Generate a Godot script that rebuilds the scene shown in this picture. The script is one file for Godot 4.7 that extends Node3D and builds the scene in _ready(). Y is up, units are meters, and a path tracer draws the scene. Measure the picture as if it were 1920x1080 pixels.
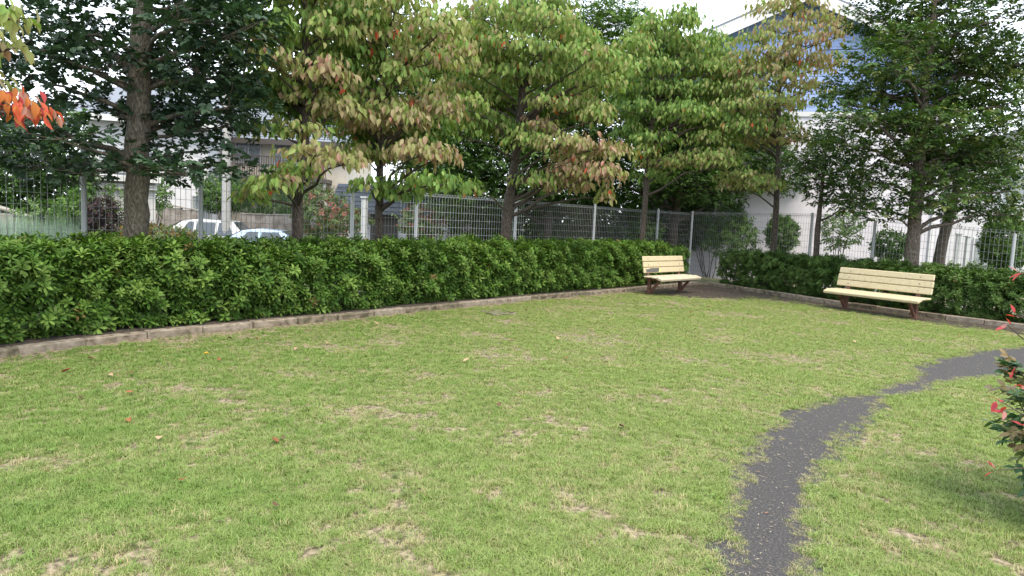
extends Node3D
# A small park lawn with two cream benches, clipped hedges, a row of trees and houses beyond a mesh fence.

const FOCAL := 1300.0            # in pixels of the 1920 x 1080 photograph
const EYE := 1.5
const PITCH := 0.0974
const ROLL := 0.0436
var turn_basis := Basis.from_euler(Vector3(-PITCH, 0, ROLL))
var taken := {}
var M := {}
var rng := RandomNumberGenerator.new()
var bump_noise := FastNoiseLite.new()
var patch_noise := FastNoiseLite.new()
var KL: PackedVector2Array
var KR: PackedVector2Array
var FENCE: PackedVector2Array
var tri_count := 0

# ---------------------------------------------------------------- mesh collecting
class MB:
	var v := PackedVector3Array()
	var n := PackedVector3Array()
	var c := PackedColorArray()
	var uv := PackedVector2Array()
	var ix := PackedInt32Array()
	var col := Color(1, 1, 1)
	func vert(p: Vector3, nn: Vector3, u := Vector2.ZERO) -> int:
		v.append(p); n.append(nn); c.append(col); uv.append(u)
		return v.size() - 1
	func face(a: int, b: int, d: int):       # oriented after the normals of its corners
		var g := (v[b] - v[a]).cross(v[d] - v[a])
		if g.dot(n[a] + n[b] + n[d]) > 0.0:
			ix.append_array([a, d, b])
		else:
			ix.append_array([a, b, d])
	func poly(pts: Array, nn: Vector3, uvs := []):
		var f := []
		for k in pts.size():
			f.append(vert(pts[k], nn, uvs[k] if uvs.size() else Vector2.ZERO))
		for k in range(1, pts.size() - 1):
			face(f[0], f[k], f[k + 1])
	func flat(pts: Array, away: Vector3):    # flat face whose normal points away from a point
		var nn: Vector3 = (pts[1] - pts[0]).cross(pts[2] - pts[0]).normalized()
		var mid := Vector3.ZERO
		for p in pts: mid += p
		if nn.dot(mid / pts.size() - away) < 0: nn = -nn
		poly(pts, nn)
	func box(xf: Transform3D, s: Vector3, bevel := 0.0):
		var h := s * 0.5
		var b: float = minf(bevel, minf(h.x, minf(h.y, h.z)) * 0.9)
		var corner := {}
		for sx in [-1, 1]:
			for sy in [-1, 1]:
				for sz in [-1, 1]:
					var k := Vector3i(sx, sy, sz)
					corner[k] = [Vector3(sx * h.x, sy * (h.y - b), sz * (h.z - b)), Vector3(sx * (h.x - b), sy * h.y, sz * (h.z - b)), Vector3(sx * (h.x - b), sy * (h.y - b), sz * h.z)]
		for ax in 3:
			for sg in [-1, 1]:
				var pts := []
				var uvs := []
				for q in [[-1, -1], [1, -1], [1, 1], [-1, 1]]:
					var k := Vector3i()
					k[ax] = sg; k[(ax + 1) % 3] = q[0]; k[(ax + 2) % 3] = q[1]
					pts.append(xf * corner[k][ax])
					var l: Vector3 = corner[k][ax]
					uvs.append(Vector2(l.x / s.x + 0.5, 0.5 - l.y / s.y) if ax == 2 else (Vector2(l.x / s.x + 0.5, l.z / s.z + 0.5) if ax == 1 else Vector2(l.z / s.z + 0.5, 0.5 - l.y / s.y)))
				var nn := Vector3(); nn[ax] = sg
				poly(pts, (xf.basis * nn).normalized(), uvs)
		if b > 0.0:
			for ax in 3:
				var p := (ax + 1) % 3
				var q := (ax + 2) % 3
				for sp in [-1, 1]:
					for sq in [-1, 1]:
						var k0 := Vector3i(); k0[ax] = -1; k0[p] = sp; k0[q] = sq
						var k1 := k0; k1[ax] = 1
						var nn := Vector3(); nn[p] = sp; nn[q] = sq
						poly([xf * corner[k0][p], xf * corner[k1][p], xf * corner[k1][q], xf * corner[k0][q]], (xf.basis * nn).normalized())
			for k in corner:
				poly([xf * corner[k][0], xf * corner[k][1], xf * corner[k][2]], (xf.basis * Vector3(k)).normalized())
	func bar(a: Vector3, b: Vector3, w: float, d: float, bevel := 0.0, up := Vector3.UP):
		var y := (b - a).normalized()
		var x := y.cross(up if absf(y.dot(up)) < 0.98 else Vector3.FORWARD).normalized()
		var z := x.cross(y)
		box(Transform3D(Basis(x, y, z), (a + b) * 0.5), Vector3(w, a.distance_to(b), d), bevel)
	func tube(pts: Array, radii: Array, sides := 6, rough := 0.0, seed_ := 1.0):
		var prev := -1
		var side := Vector3.RIGHT
		var length := 0.0
		for k in pts.size():
			var t: Vector3 = (pts[mini(k + 1, pts.size() - 1)] - pts[maxi(k - 1, 0)]).normalized()
			if k: length += pts[k].distance_to(pts[k - 1])
			if k == 0:
				side = t.cross(Vector3(0.31, 0.2, 0.93)).normalized()
			else:
				side = (side - t * side.dot(t)).normalized()
			var other := t.cross(side)
			var first := v.size()
			for j in sides + 1:
				var a := TAU * (j % sides) / sides
				var o := side * cos(a) + other * sin(a)
				var r: float = radii[k] * (1.0 + rough * sin(a * 3.0 + k * 1.7 + seed_) + rough * sin(a * 2.0 - k * 0.9 + seed_ * 2.0))
				vert(pts[k] + o * r, o, Vector2(float(j) / sides * maxf(1.0, roundf(radii[0] * 18.0)), length * 2.0))
			if prev >= 0:
				for j in sides:
					face(prev + j, first + j, first + j + 1)
					face(prev + j, first + j + 1, prev + j + 1)
			prev = first
		var e: Vector3 = pts[pts.size() - 1]
		var t2: Vector3 = (e - pts[pts.size() - 2]).normalized()
		var m := vert(e + t2 * radii[radii.size() - 1] * 0.5, t2)
		for j in sides:
			face(prev + j, prev + j + 1, m)
	func leaf(o: Vector3, x: Vector3, nrm: Vector3, length: float, width: float, arch := 0.2, fold := 0.12, rows := [[0.0, 0.0], [0.22, 0.72], [0.5, 1.0], [0.78, 0.62], [1.0, 0.0]]):
		var z := x.cross(nrm).normalized()
		var y := z.cross(x).normalized()
		var last := []
		for r in rows:
			var t: float = r[0]
			var w: float = r[1] * width * 0.5
			var p := o + x * (length * t) - y * (arch * length * t * t)
			var nn := (y + x * (2.0 * arch * t)).normalized()
			var now := []
			if w < 1e-6:
				now = [vert(p, nn, Vector2(t, 0.5))]
			else:
				now = [vert(p + z * w + y * (fold * w), (nn + z * -fold * 2.0).normalized(), Vector2(t, 1)), vert(p, nn, Vector2(t, 0.5)), vert(p - z * w + y * (fold * w), (nn + z * fold * 2.0).normalized(), Vector2(t, 0))]
			if last.size() == 1 and now.size() == 3:
				face(last[0], now[0], now[1]); face(last[0], now[1], now[2])
			elif last.size() == 3 and now.size() == 3:
				for k in 2:
					face(last[k], now[k], now[k + 1]); face(last[k], now[k + 1], last[k + 1])
			elif last.size() == 3 and now.size() == 1:
				face(last[0], last[1], now[0]); face(last[1], last[2], now[0])
			last = now
	func mesh(mat: Material = null) -> ArrayMesh:
		var m := ArrayMesh.new()
		var a := []
		a.resize(Mesh.ARRAY_MAX)
		a[Mesh.ARRAY_VERTEX] = v; a[Mesh.ARRAY_NORMAL] = n; a[Mesh.ARRAY_COLOR] = c; a[Mesh.ARRAY_TEX_UV] = uv; a[Mesh.ARRAY_INDEX] = ix
		m.add_surface_from_arrays(Mesh.PRIMITIVE_TRIANGLES, a)
		if mat: m.surface_set_material(0, mat)
		return m

class Inst:                                  # copies of one small mesh: placing and colour
	var b := PackedFloat32Array()
	func add(x: Vector3, y: Vector3, z: Vector3, o: Vector3, c: Color):
		b.append_array([x.x, y.x, z.x, o.x, x.y, y.y, z.y, o.y, x.z, y.z, z.z, o.z, c.r, c.g, c.b, 1.0])
	func node(called: String, m: Mesh, parent: Node) -> MultiMeshInstance3D:
		var mm := MultiMesh.new()
		mm.transform_format = MultiMesh.TRANSFORM_3D
		mm.use_colors = true
		mm.mesh = m
		mm.instance_count = b.size() / 16
		mm.buffer = b
		var o := MultiMeshInstance3D.new()
		o.name = called
		o.multimesh = mm
		o.set_meta("kind", "stuff")
		parent.add_child(o, true)
		return o

# ---------------------------------------------------------------- naming
func numbered(called: String) -> String:
	taken[called] = taken.get(called, -1) + 1
	return called if taken[called] == 0 else "%s_%03d" % [called, taken[called]]

func tag(o: Node, label: String, category: String, group := "", kind := ""):
	if label: o.set_meta("label", label)
	if category: o.set_meta("category", category)
	if group: o.set_meta("group", group)
	if kind: o.set_meta("kind", kind)
	return o

func thing(called: String, label: String, category: String, where := Vector3.ZERO, yaw := 0.0, group := "") -> Node3D:
	var o := Node3D.new()
	o.name = numbered(called)
	add_child(o)
	o.position = where
	o.rotation.y = yaw
	return tag(o, label, category, group)

func part(called: String, mb: MB, mat: Material, parent: Node) -> MeshInstance3D:
	var o := MeshInstance3D.new()
	o.name = called if parent != self else numbered(called)
	o.mesh = mb.mesh(mat)
	tri_count += mb.ix.size() / 3
	parent.add_child(o, true)
	return o

func shared(called: String, m: Mesh, parent: Node, xf := Transform3D()) -> MeshInstance3D:
	var o := MeshInstance3D.new()
	o.name = called
	o.mesh = m
	o.transform = xf
	parent.add_child(o, true)
	return o

func structure(called: String, mb: MB, mat: Material) -> MeshInstance3D:
	var o := part(called, mb, mat, self)
	o.set_meta("kind", "structure")
	return o

# ---------------------------------------------------------------- photograph to place
func ray(px: float, py: float) -> Vector3:
	return turn_basis * Vector3((px - 960.0) / FOCAL, -(py - 540.0) / FOCAL, -1.0)

func gp(px: float, py: float, height := 0.0) -> Vector3:
	var r := ray(px, py)
	return r * ((height - EYE) / r.y) + Vector3(0, EYE, 0)

func at(px: float, py: float, depth: float) -> Vector3:
	var r := ray(px, py)
	return r * (depth / -r.z) + Vector3(0, EYE, 0)

func pixel(p: Vector3) -> Vector2:
	var q := turn_basis.inverse() * (p - Vector3(0, EYE, 0))
	return Vector2(960.0 + FOCAL * q.x / -q.z, 540.0 - FOCAL * q.y / -q.z)

# a line on the ground: point, direction and side
func along(line: PackedVector2Array, s: float, off := 0.0) -> Array:
	for k in line.size() - 1:
		var d := line[k].distance_to(line[k + 1])
		if s <= d or k == line.size() - 2:
			var t := (line[k + 1] - line[k]) / d
			# the side direction is blended between neighbouring stretches
			var t0 := (line[k] - line[k - 1]).normalized() if k > 0 else t
			var t1 := (line[k + 2] - line[k + 1]).normalized() if k < line.size() - 2 else t
			var f := clampf(s / d, 0.0, 1.0)
			var tt := ((t0 + t).normalized().lerp(t, minf(1.0, f * 2.0)) if f < 0.5 else t.lerp((t + t1).normalized(), f * 2.0 - 1.0)).normalized()
			var side := Vector2(tt.y, -tt.x)
			var p := line[k] + t * s + side * off
			return [Vector3(p.x, 0, p.y), Vector3(tt.x, 0, tt.y), Vector3(side.x, 0, side.y)]
		s -= d
	return []

func length_of(line: PackedVector2Array) -> float:
	var l := 0.0
	for k in line.size() - 1: l += line[k].distance_to(line[k + 1])
	return l

func where_on(line: PackedVector2Array, off: float, px: float, height := 1.0) -> float:   # the length along a line at which it crosses a column of the photograph
	var l := length_of(line)
	var best := 0.0
	var least := 1e9
	for k in 400:
		var s := l * k / 399.0
		var p: Vector3 = along(line, s, off)[0]
		if p.z > -2.0: continue
		var e := absf(pixel(p + Vector3(0, height, 0)).x - px)
		if e < least:
			least = e; best = s
	return best

func near_line(line: PackedVector2Array, p: Vector2) -> float:
	var d := 1e9
	for k in line.size() - 1:
		d = minf(d, p.distance_to(Geometry2D.get_closest_point_to_segment(p, line[k], line[k + 1])))
	return d

func jit(a: float) -> float:
	return rng.randf_range(-a, a)

func rvec() -> Vector3:
	var z := rng.randf_range(-1, 1)
	var a := rng.randf() * TAU
	var r := sqrt(1 - z * z)
	return Vector3(r * cos(a), z, r * sin(a))

# ---------------------------------------------------------------- materials
func noise_tex(seed_: int, freq: float, stops: Array, size := 512, kind := FastNoiseLite.TYPE_SIMPLEX_SMOOTH, octaves := 4) -> NoiseTexture2D:
	var n := FastNoiseLite.new()
	n.seed = seed_; n.frequency = freq; n.noise_type = kind; n.fractal_octaves = octaves
	var t := NoiseTexture2D.new()
	t.width = size; t.height = size; t.seamless = true; t.noise = n
	if stops.size():
		var g := Gradient.new()
		var off := PackedFloat32Array()
		var cs := PackedColorArray()
		for k in stops.size():
			off.append(stops[k][0]); cs.append((stops[k][1] as Color).linear_to_srgb())
		g.offsets = off; g.colors = cs
		t.color_ramp = g
	return t

func mat(called: String, c: Color, rough := 0.8, metal := 0.0) -> StandardMaterial3D:
	var m := StandardMaterial3D.new()
	m.resource_name = called
	m.albedo_color = c.linear_to_srgb()
	m.roughness = rough
	m.metallic = metal
	M[called] = m
	return m

func textured(called: String, seed_: int, freq: float, stops: Array, scale: float, rough := 0.9, relief := 0.0, relief_freq := 0.03) -> StandardMaterial3D:
	var m := mat(called, Color(1, 1, 1), rough)
	m.albedo_texture = noise_tex(seed_, freq, stops)
	m.uv1_triplanar = true
	m.uv1_world_triplanar = true
	m.uv1_scale = Vector3.ONE * scale
	if relief > 0.0:
		m.heightmap_enabled = true
		m.heightmap_texture = noise_tex(seed_ + 50, relief_freq, [])
		m.heightmap_scale = relief
	return m

func leafy(called: String, rough := 0.5, back := Color(0.62, 0.7, 0.3), spec := 0.4) -> StandardMaterial3D:
	var m := mat(called, Color(1, 1, 1), rough)
	m.vertex_color_use_as_albedo = true
	m.cull_mode = BaseMaterial3D.CULL_DISABLED
	m.backlight_enabled = true
	m.backlight = back
	m.metallic_specular = spec
	return m

func make_materials():
	leafy("grass", 0.7, Color(0.62, 0.7, 0.3), 0.25)
	leafy("azalea", 0.58, Color(0.66, 0.74, 0.3), 0.32)
	leafy("evergreen", 0.42, Color(0.5, 0.6, 0.3), 0.42)
	leafy("dogwood", 0.6, Color(0.9, 0.9, 0.55), 0.3)
	leafy("litter", 0.8, Color(0.4, 0.3, 0.2), 0.25)
	textured("soil", 3, 0.02, [[0.25, Color(0.021, 0.0156, 0.0108)], [0.5, Color(0.045, 0.033, 0.0216)], [0.75, Color(0.072, 0.054, 0.033)]], 0.9, 1.0, 1.2, 0.06)
	textured("thatch", 5, 0.03, [[0.22, Color(0.06, 0.045, 0.03)], [0.4, Color(0.16, 0.125, 0.075)], [0.58, Color(0.23, 0.185, 0.115)], [0.85, Color(0.33, 0.26, 0.18)]], 1.3, 1.0, 0.9, 0.09)
	textured("track", 7, 0.12, [[0.2, Color(0.026, 0.0235, 0.022)], [0.5, Color(0.04, 0.0365, 0.0345)], [0.72, Color(0.056, 0.051, 0.047)], [0.86, Color(0.11, 0.095, 0.08)]], 0.9, 0.95, 0.6, 0.12)
	textured("field", 9, 0.02, [[0.25, Color(0.06, 0.07, 0.03)], [0.55, Color(0.11, 0.12, 0.05)], [0.8, Color(0.17, 0.14, 0.09)]], 0.25, 1.0)
	textured("asphalt", 10, 0.05, [[0.25, Color(0.05, 0.05, 0.05)], [0.75, Color(0.085, 0.085, 0.085)]], 0.6, 0.9)
	textured("kerb", 11, 0.014, [[0.22, Color(0.0675, 0.0525, 0.03375)], [0.42, Color(0.1575, 0.1275, 0.09)], [0.6, Color(0.21, 0.1725, 0.1275)], [0.85, Color(0.2475, 0.21, 0.165)]], 1.1, 0.92, 0.35, 0.1)
	textured("kerb_mossy", 12, 0.016, [[0.25, Color(0.0525, 0.045, 0.024)], [0.5, Color(0.1275, 0.105, 0.07125)], [0.75, Color(0.195, 0.1575, 0.1162)]], 1.1, 0.95, 0.35, 0.1)
	textured("kerb_pale", 13, 0.016, [[0.25, Color(0.1125, 0.09, 0.06375)], [0.5, Color(0.1875, 0.1537, 0.1162)], [0.75, Color(0.2475, 0.21, 0.165)]], 1.1, 0.92, 0.35, 0.1)
	textured("block_wall", 14, 0.012, [[0.25, Color(0.16, 0.136, 0.112)], [0.5, Color(0.24, 0.208, 0.176)], [0.75, Color(0.296, 0.264, 0.232)]], 0.3, 0.95)
	for b in [["bark_evergreen", 21, Color(0.045, 0.037, 0.027), Color(0.1, 0.083, 0.06), Color(0.16, 0.145, 0.11)], ["bark_dogwood", 22, Color(0.035, 0.026, 0.02), Color(0.075, 0.058, 0.045), Color(0.12, 0.1, 0.08)], ["bark_oak", 23, Color(0.06, 0.045, 0.033), Color(0.115, 0.09, 0.067), Color(0.2, 0.18, 0.15)]]:
		var m := textured(b[0], b[1], 0.02, [[0.28, b[2]], [0.5, b[3]], [0.78, b[4]]], 2.2, 0.95, 1.6, 0.035)
		m.uv1_scale = Vector3(3.4, 1.1, 3.4)
	mat("twig", Color(0.06, 0.05, 0.035), 0.9)
	# bench paint: cream with scuffs and small chips
	var chips := [[0.15, Color(0.17, 0.13, 0.09)], [0.17, Color(0.4472, 0.3741, 0.2279)], [0.5, Color(0.473, 0.3999, 0.2494)], [0.78, Color(0.4988, 0.43, 0.2752)]]
	textured("cream", 31, 0.022, chips, 1.3, 0.55, 0.05, 0.05)
	textured("cream_worn", 32, 0.016, [[0.17, Color(0.1512, 0.1176, 0.084)], [0.2, Color(0.3864, 0.3276, 0.2268)], [0.5, Color(0.4536, 0.3948, 0.2772)], [0.8, Color(0.4872, 0.4452, 0.336)]], 1.4, 0.65, 0.12, 0.06)
	textured("bench_post", 33, 0.02, [[0.3, Color(0.068, 0.032, 0.0208)], [0.55, Color(0.132, 0.06, 0.04)], [0.8, Color(0.192, 0.096, 0.068)]], 2.0, 0.7)
	mat("bolt", Color(0.2, 0.17, 0.14), 0.5, 0.8)
	mat("galvanised", Color(0.36, 0.37, 0.37), 0.55, 0.3)
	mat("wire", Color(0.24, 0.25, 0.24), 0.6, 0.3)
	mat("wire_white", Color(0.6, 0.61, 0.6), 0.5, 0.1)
	mat("white_post", Color(0.5184, 0.5256, 0.5256), 0.45)
	textured("concrete_pole", 41, 0.03, [[0.3, Color(0.3024, 0.2952, 0.2808)], [0.7, Color(0.3888, 0.3816, 0.36)]], 0.8, 0.9)
	mat("cable", Color(0.03, 0.03, 0.03), 0.6)
	textured("beige_wall", 42, 0.01, [[0.3, Color(0.4637, 0.414, 0.3478)], [0.7, Color(0.5134, 0.4637, 0.3974)]], 0.2, 0.92)
	textured("white_wall", 43, 0.01, [[0.3, Color(0.504, 0.4968, 0.504)], [0.7, Color(0.5472, 0.54, 0.5472)]], 0.25, 0.9)
	textured("lilac_wall", 44, 0.01, [[0.3, Color(0.563, 0.5382, 0.5713)], [0.7, Color(0.621, 0.5962, 0.6293)]], 0.25, 0.9)
	textured("blue_board", 45, 0.02, [[0.3, Color(0.245, 0.33, 0.56)], [0.7, Color(0.27, 0.355, 0.6)]], 0.5, 0.7)
	textured("roof_tile", 46, 0.04, [[0.3, Color(0.11, 0.12, 0.14)], [0.7, Color(0.17, 0.185, 0.21)]], 0.6, 0.6)
	mat("fascia", Color(0.5472, 0.5472, 0.54), 0.6)
	mat("dark_trim", Color(0.06, 0.05, 0.045), 0.6)
	mat("brown_panel", Color(0.3, 0.12, 0.08), 0.6)
	mat("curtain", Color(0.5, 0.48, 0.43), 0.9)
	mat("aluminium", Color(0.5, 0.5, 0.5), 0.4, 0.5)
	mat("interior", Color(0.05, 0.05, 0.05), 0.9)
	mat("shutter", Color(0.44, 0.44, 0.448), 0.6)
	mat("car_white", Color(0.54, 0.54, 0.5328), 0.3)
	mat("car_blue", Color(0.33, 0.45, 0.62), 0.3)
	for k in ["car_white", "car_blue"]:
		M[k].clearcoat_enabled = true; M[k].clearcoat = 0.8; M[k].clearcoat_roughness = 0.08
	mat("car_glass", Color(0.03, 0.04, 0.045), 0.06); M.car_glass.metallic_specular = 0.7
	mat("tyre", Color(0.025, 0.025, 0.025), 0.9)
	mat("rim", Color(0.5, 0.5, 0.5), 0.35, 0.8)
	mat("car_lamp", Color(0.5, 0.06, 0.05), 0.2)
	var g := mat("window_glass", Color(0.35, 0.4, 0.42), 0.05)
	g.albedo_color.a = 0.35
	g.transparency = BaseMaterial3D.TRANSPARENCY_ALPHA
	textured("cover_stone", 47, 0.05, [[0.3, Color(0.1, 0.085, 0.06)], [0.7, Color(0.19, 0.165, 0.12)]], 1.5, 0.95, 0.4, 0.1)

# ---------------------------------------------------------------- leaf meshes
var azalea_sprig: Array = []
var evergreen_sprig: Array = []
var small_sprig: Array = []
var dogwood_leaf: Array = []
var needle_sprig: ArrayMesh
var tufts: Array = []
var palette: Array = []
var palette_mat: Array = []

func make_leaves():
	var narrow := [[0.0, 0.0], [0.5, 1.0], [1.0, 0.0]]
	for variant in 4:
		var mb := MB.new()
		var count := 8 + variant % 3
		for k in count:
			var ring := k % 2
			var a := TAU * k / count + jit(0.25)
			var lift := 0.25 + 0.5 * ring + jit(0.15)
			var d := Vector3(cos(a) * cos(lift), sin(lift), sin(a) * cos(lift))
			var nn := Vector3(-cos(a) * sin(lift), cos(lift), -sin(a) * sin(lift))
			var s := rng.randf_range(0.75, 1.1)
			mb.col = Color(1, 1, 1) * rng.randf_range(0.72, 1.18)
			mb.leaf(Vector3(0, 0.1 * ring, 0) + d * 0.06, d, nn, s * 0.95, 0.34, 0.22, 0.2, [[0.0, 0.0], [0.35, 0.7], [0.68, 1.0], [1.0, 0.0]])
		for k in 3:      # older leaves below
			var a := rng.randf() * TAU
			var d := Vector3(cos(a), -0.35, sin(a)).normalized()
			mb.col = Color(0.7, 0.7, 0.65)
			mb.leaf(Vector3(0, -0.35, 0), d, Vector3(cos(a) * 0.35, 1, sin(a) * 0.35).normalized(), 0.85, 0.32, 0.2, 0.2, narrow)
		azalea_sprig.append(mb.mesh(M.azalea))
	for variant in 4:
		var mb := MB.new()
		for k in 8:
			var f := k / 8.0
			var sd := 1.0 if k % 2 else -1.0
			var d := Vector3(0.55 + jit(0.2), jit(0.35) - 0.1, sd * (0.8 + jit(0.2))).normalized()
			if k == 7: d = Vector3(1, 0.1, 0.1).normalized()
			mb.col = Color(1, 1, 1) * rng.randf_range(0.7, 1.25)
			mb.leaf(Vector3(f, 0.05 * sin(f * 5.0), 0), d, (Vector3.UP + rvec() * 0.55).normalized(), rng.randf_range(0.5, 0.75), rng.randf_range(0.3, 0.4), 0.18, 0.2)
		evergreen_sprig.append(mb.mesh(M.evergreen))
	for variant in 3:
		var mb := MB.new()
		for k in 9:
			var f := k / 9.0
			var sd := 1.0 if k % 2 else -1.0
			var d := Vector3(0.5 + jit(0.3), jit(0.4), sd * (0.7 + jit(0.3))).normalized()
			mb.col = Color(1, 1, 1) * rng.randf_range(0.7, 1.25)
			mb.leaf(Vector3(f, 0.06 * sin(f * 4.0), 0), d, (Vector3.UP + rvec() * 0.6).normalized(), rng.randf_range(0.4, 0.62), rng.randf_range(0.2, 0.28), 0.2, 0.15, narrow)
		small_sprig.append(mb.mesh(M.azalea))
	for variant in 4:
		var mb := MB.new()
		mb.leaf(Vector3.ZERO, Vector3(1, 0, 0), Vector3(0, 1, 0), 1.0, 0.45 + 0.04 * variant, 0.14 + 0.1 * variant, 0.3 + 0.15 * (variant % 2), [[0.0, 0.0], [0.16, 0.6], [0.4, 1.0], [0.66, 0.82], [0.86, 0.36], [1.0, 0.0]])
		for k in mb.c.size():      # greener along the midrib and the base, flushed at the tip
			var edge := absf(mb.uv[k].y - 0.5) * 2.0
			mb.c[k] = Color(0.8, 1.08, 0.8).lerp(Color(1.22, 0.96, 1.1), clampf(0.3 + 0.5 * mb.uv[k].x * edge + 0.4 * (mb.uv[k].x - 0.5), 0, 1))
		dogwood_leaf.append(mb.mesh(M.dogwood))
	var nb := MB.new()
	for k in 26:
		var f := k / 26.0
		var a := rng.randf() * TAU
		nb.col = Color(1, 1, 1) * rng.randf_range(0.7, 1.2)
		nb.leaf(Vector3(f, 0, 0), Vector3(0.5, cos(a), sin(a)).normalized(), rvec(), 0.42, 0.06, 0.1, 0.0, narrow)
	needle_sprig = nb.mesh(M.evergreen)
	for variant in 4:
		var mb := MB.new()
		for k in 24:
			var a := rng.randf() * TAU
			var r := sqrt(rng.randf()) * 0.75
			var o := Vector3(cos(a) * r, -0.05, sin(a) * r)
			var lean := (rvec() * Vector3(1, 0, 1)).normalized()
			var tall := rng.randf_range(0.45, 1.15)
			var bend := rng.randf_range(0.25, 1.1)
			var w := rng.randf_range(0.016, 0.032)
			var sd := lean.cross(Vector3.UP).rotated(Vector3.UP, jit(0.6))
			mb.col = Color(1, 1, 1) * rng.randf_range(0.75, 1.3)
			if rng.randf() < 0.16: mb.col = Color(1.75, 1.2, 1.9) * rng.randf_range(0.7, 1.0)      # a dry blade
			var p1 := o + Vector3.UP * tall * 0.6 + lean * bend * 0.3 * tall
			var p2 := o + Vector3.UP * tall * (1.0 - 0.3 * bend) + lean * bend * tall
			var nn := (lean * -0.5 + Vector3.UP).normalized()
			var i0 := mb.vert(o - sd * w, nn); var i1 := mb.vert(o + sd * w, nn)
			var i2 := mb.vert(p1 - sd * w * 0.8, nn); var i3 := mb.vert(p1 + sd * w * 0.8, nn); var i4 := mb.vert(p2, nn)
			mb.face(i0, i1, i2); mb.face(i1, i3, i2); mb.face(i2, i3, i4)
		tufts.append(mb.mesh(M.grass))
	# leaf colours of the turning trees: greens, yellow greens, pinks, corals, orange and red
	palette = [Color(0.0972, 0.1728, 0.0432), Color(0.1404, 0.2268, 0.0594), Color(0.1836, 0.2808, 0.0756), Color(0.2268, 0.3078, 0.0918), Color(0.27, 0.3132, 0.108), Color(0.297, 0.297, 0.1242), Color(0.3024, 0.27, 0.135), Color(0.3348, 0.2646, 0.162), Color(0.3564, 0.243, 0.1728), Color(0.3888, 0.216, 0.1782), Color(0.432, 0.1998, 0.1782), Color(0.54, 0.1728, 0.054), Color(0.594, 0.108, 0.0648), Color(0.432, 0.0594, 0.0702)]
	for c in palette:
		var m := leafy("dogwood_shade", 0.6, Color(0.9, 0.9, 0.55), 0.3)
		m.albedo_color = (c as Color).linear_to_srgb()
		palette_mat.append(m)

func spread(called: String, variants: Array, insts: Array, parent: Node):
	for k in variants.size():
		if insts[k].b.size():
			insts[k].node(called, variants[k], parent)

func bunch(n: int) -> Array:
	var a := []
	for k in n: a.append(Inst.new())
	return a

func put_sprig(inst: Inst, o: Vector3, dir: Vector3, up: Vector3, s: float, c: Color):     # x of the sprig runs along dir
	var z := dir.cross(up).normalized()
	if z.length() < 0.5: z = Vector3.RIGHT
	var y := z.cross(dir)
	inst.add(dir * s, y * s, z * s, o, c)

# ---------------------------------------------------------------- trees
func wander(a: Vector3, b: Vector3, n: int, amount: float, sag := 0.0) -> Array:
	var pts := [a]
	var l := a.distance_to(b)
	for k in range(1, n):
		var f := float(k) / n
		pts.append(a.lerp(b, f) + rvec() * (amount * l) + Vector3.UP * sag * l * sin(f * PI))
	pts.append(b)
	return pts

func on_trunk(trunk: Array, y: float) -> Vector3:
	for k in trunk.size() - 1:
		if trunk[k + 1].y >= y:
			return trunk[k].lerp(trunk[k + 1], clampf((y - trunk[k].y) / maxf(0.01, trunk[k + 1].y - trunk[k].y), 0.0, 1.0))
	return trunk[trunk.size() - 1]

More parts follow.
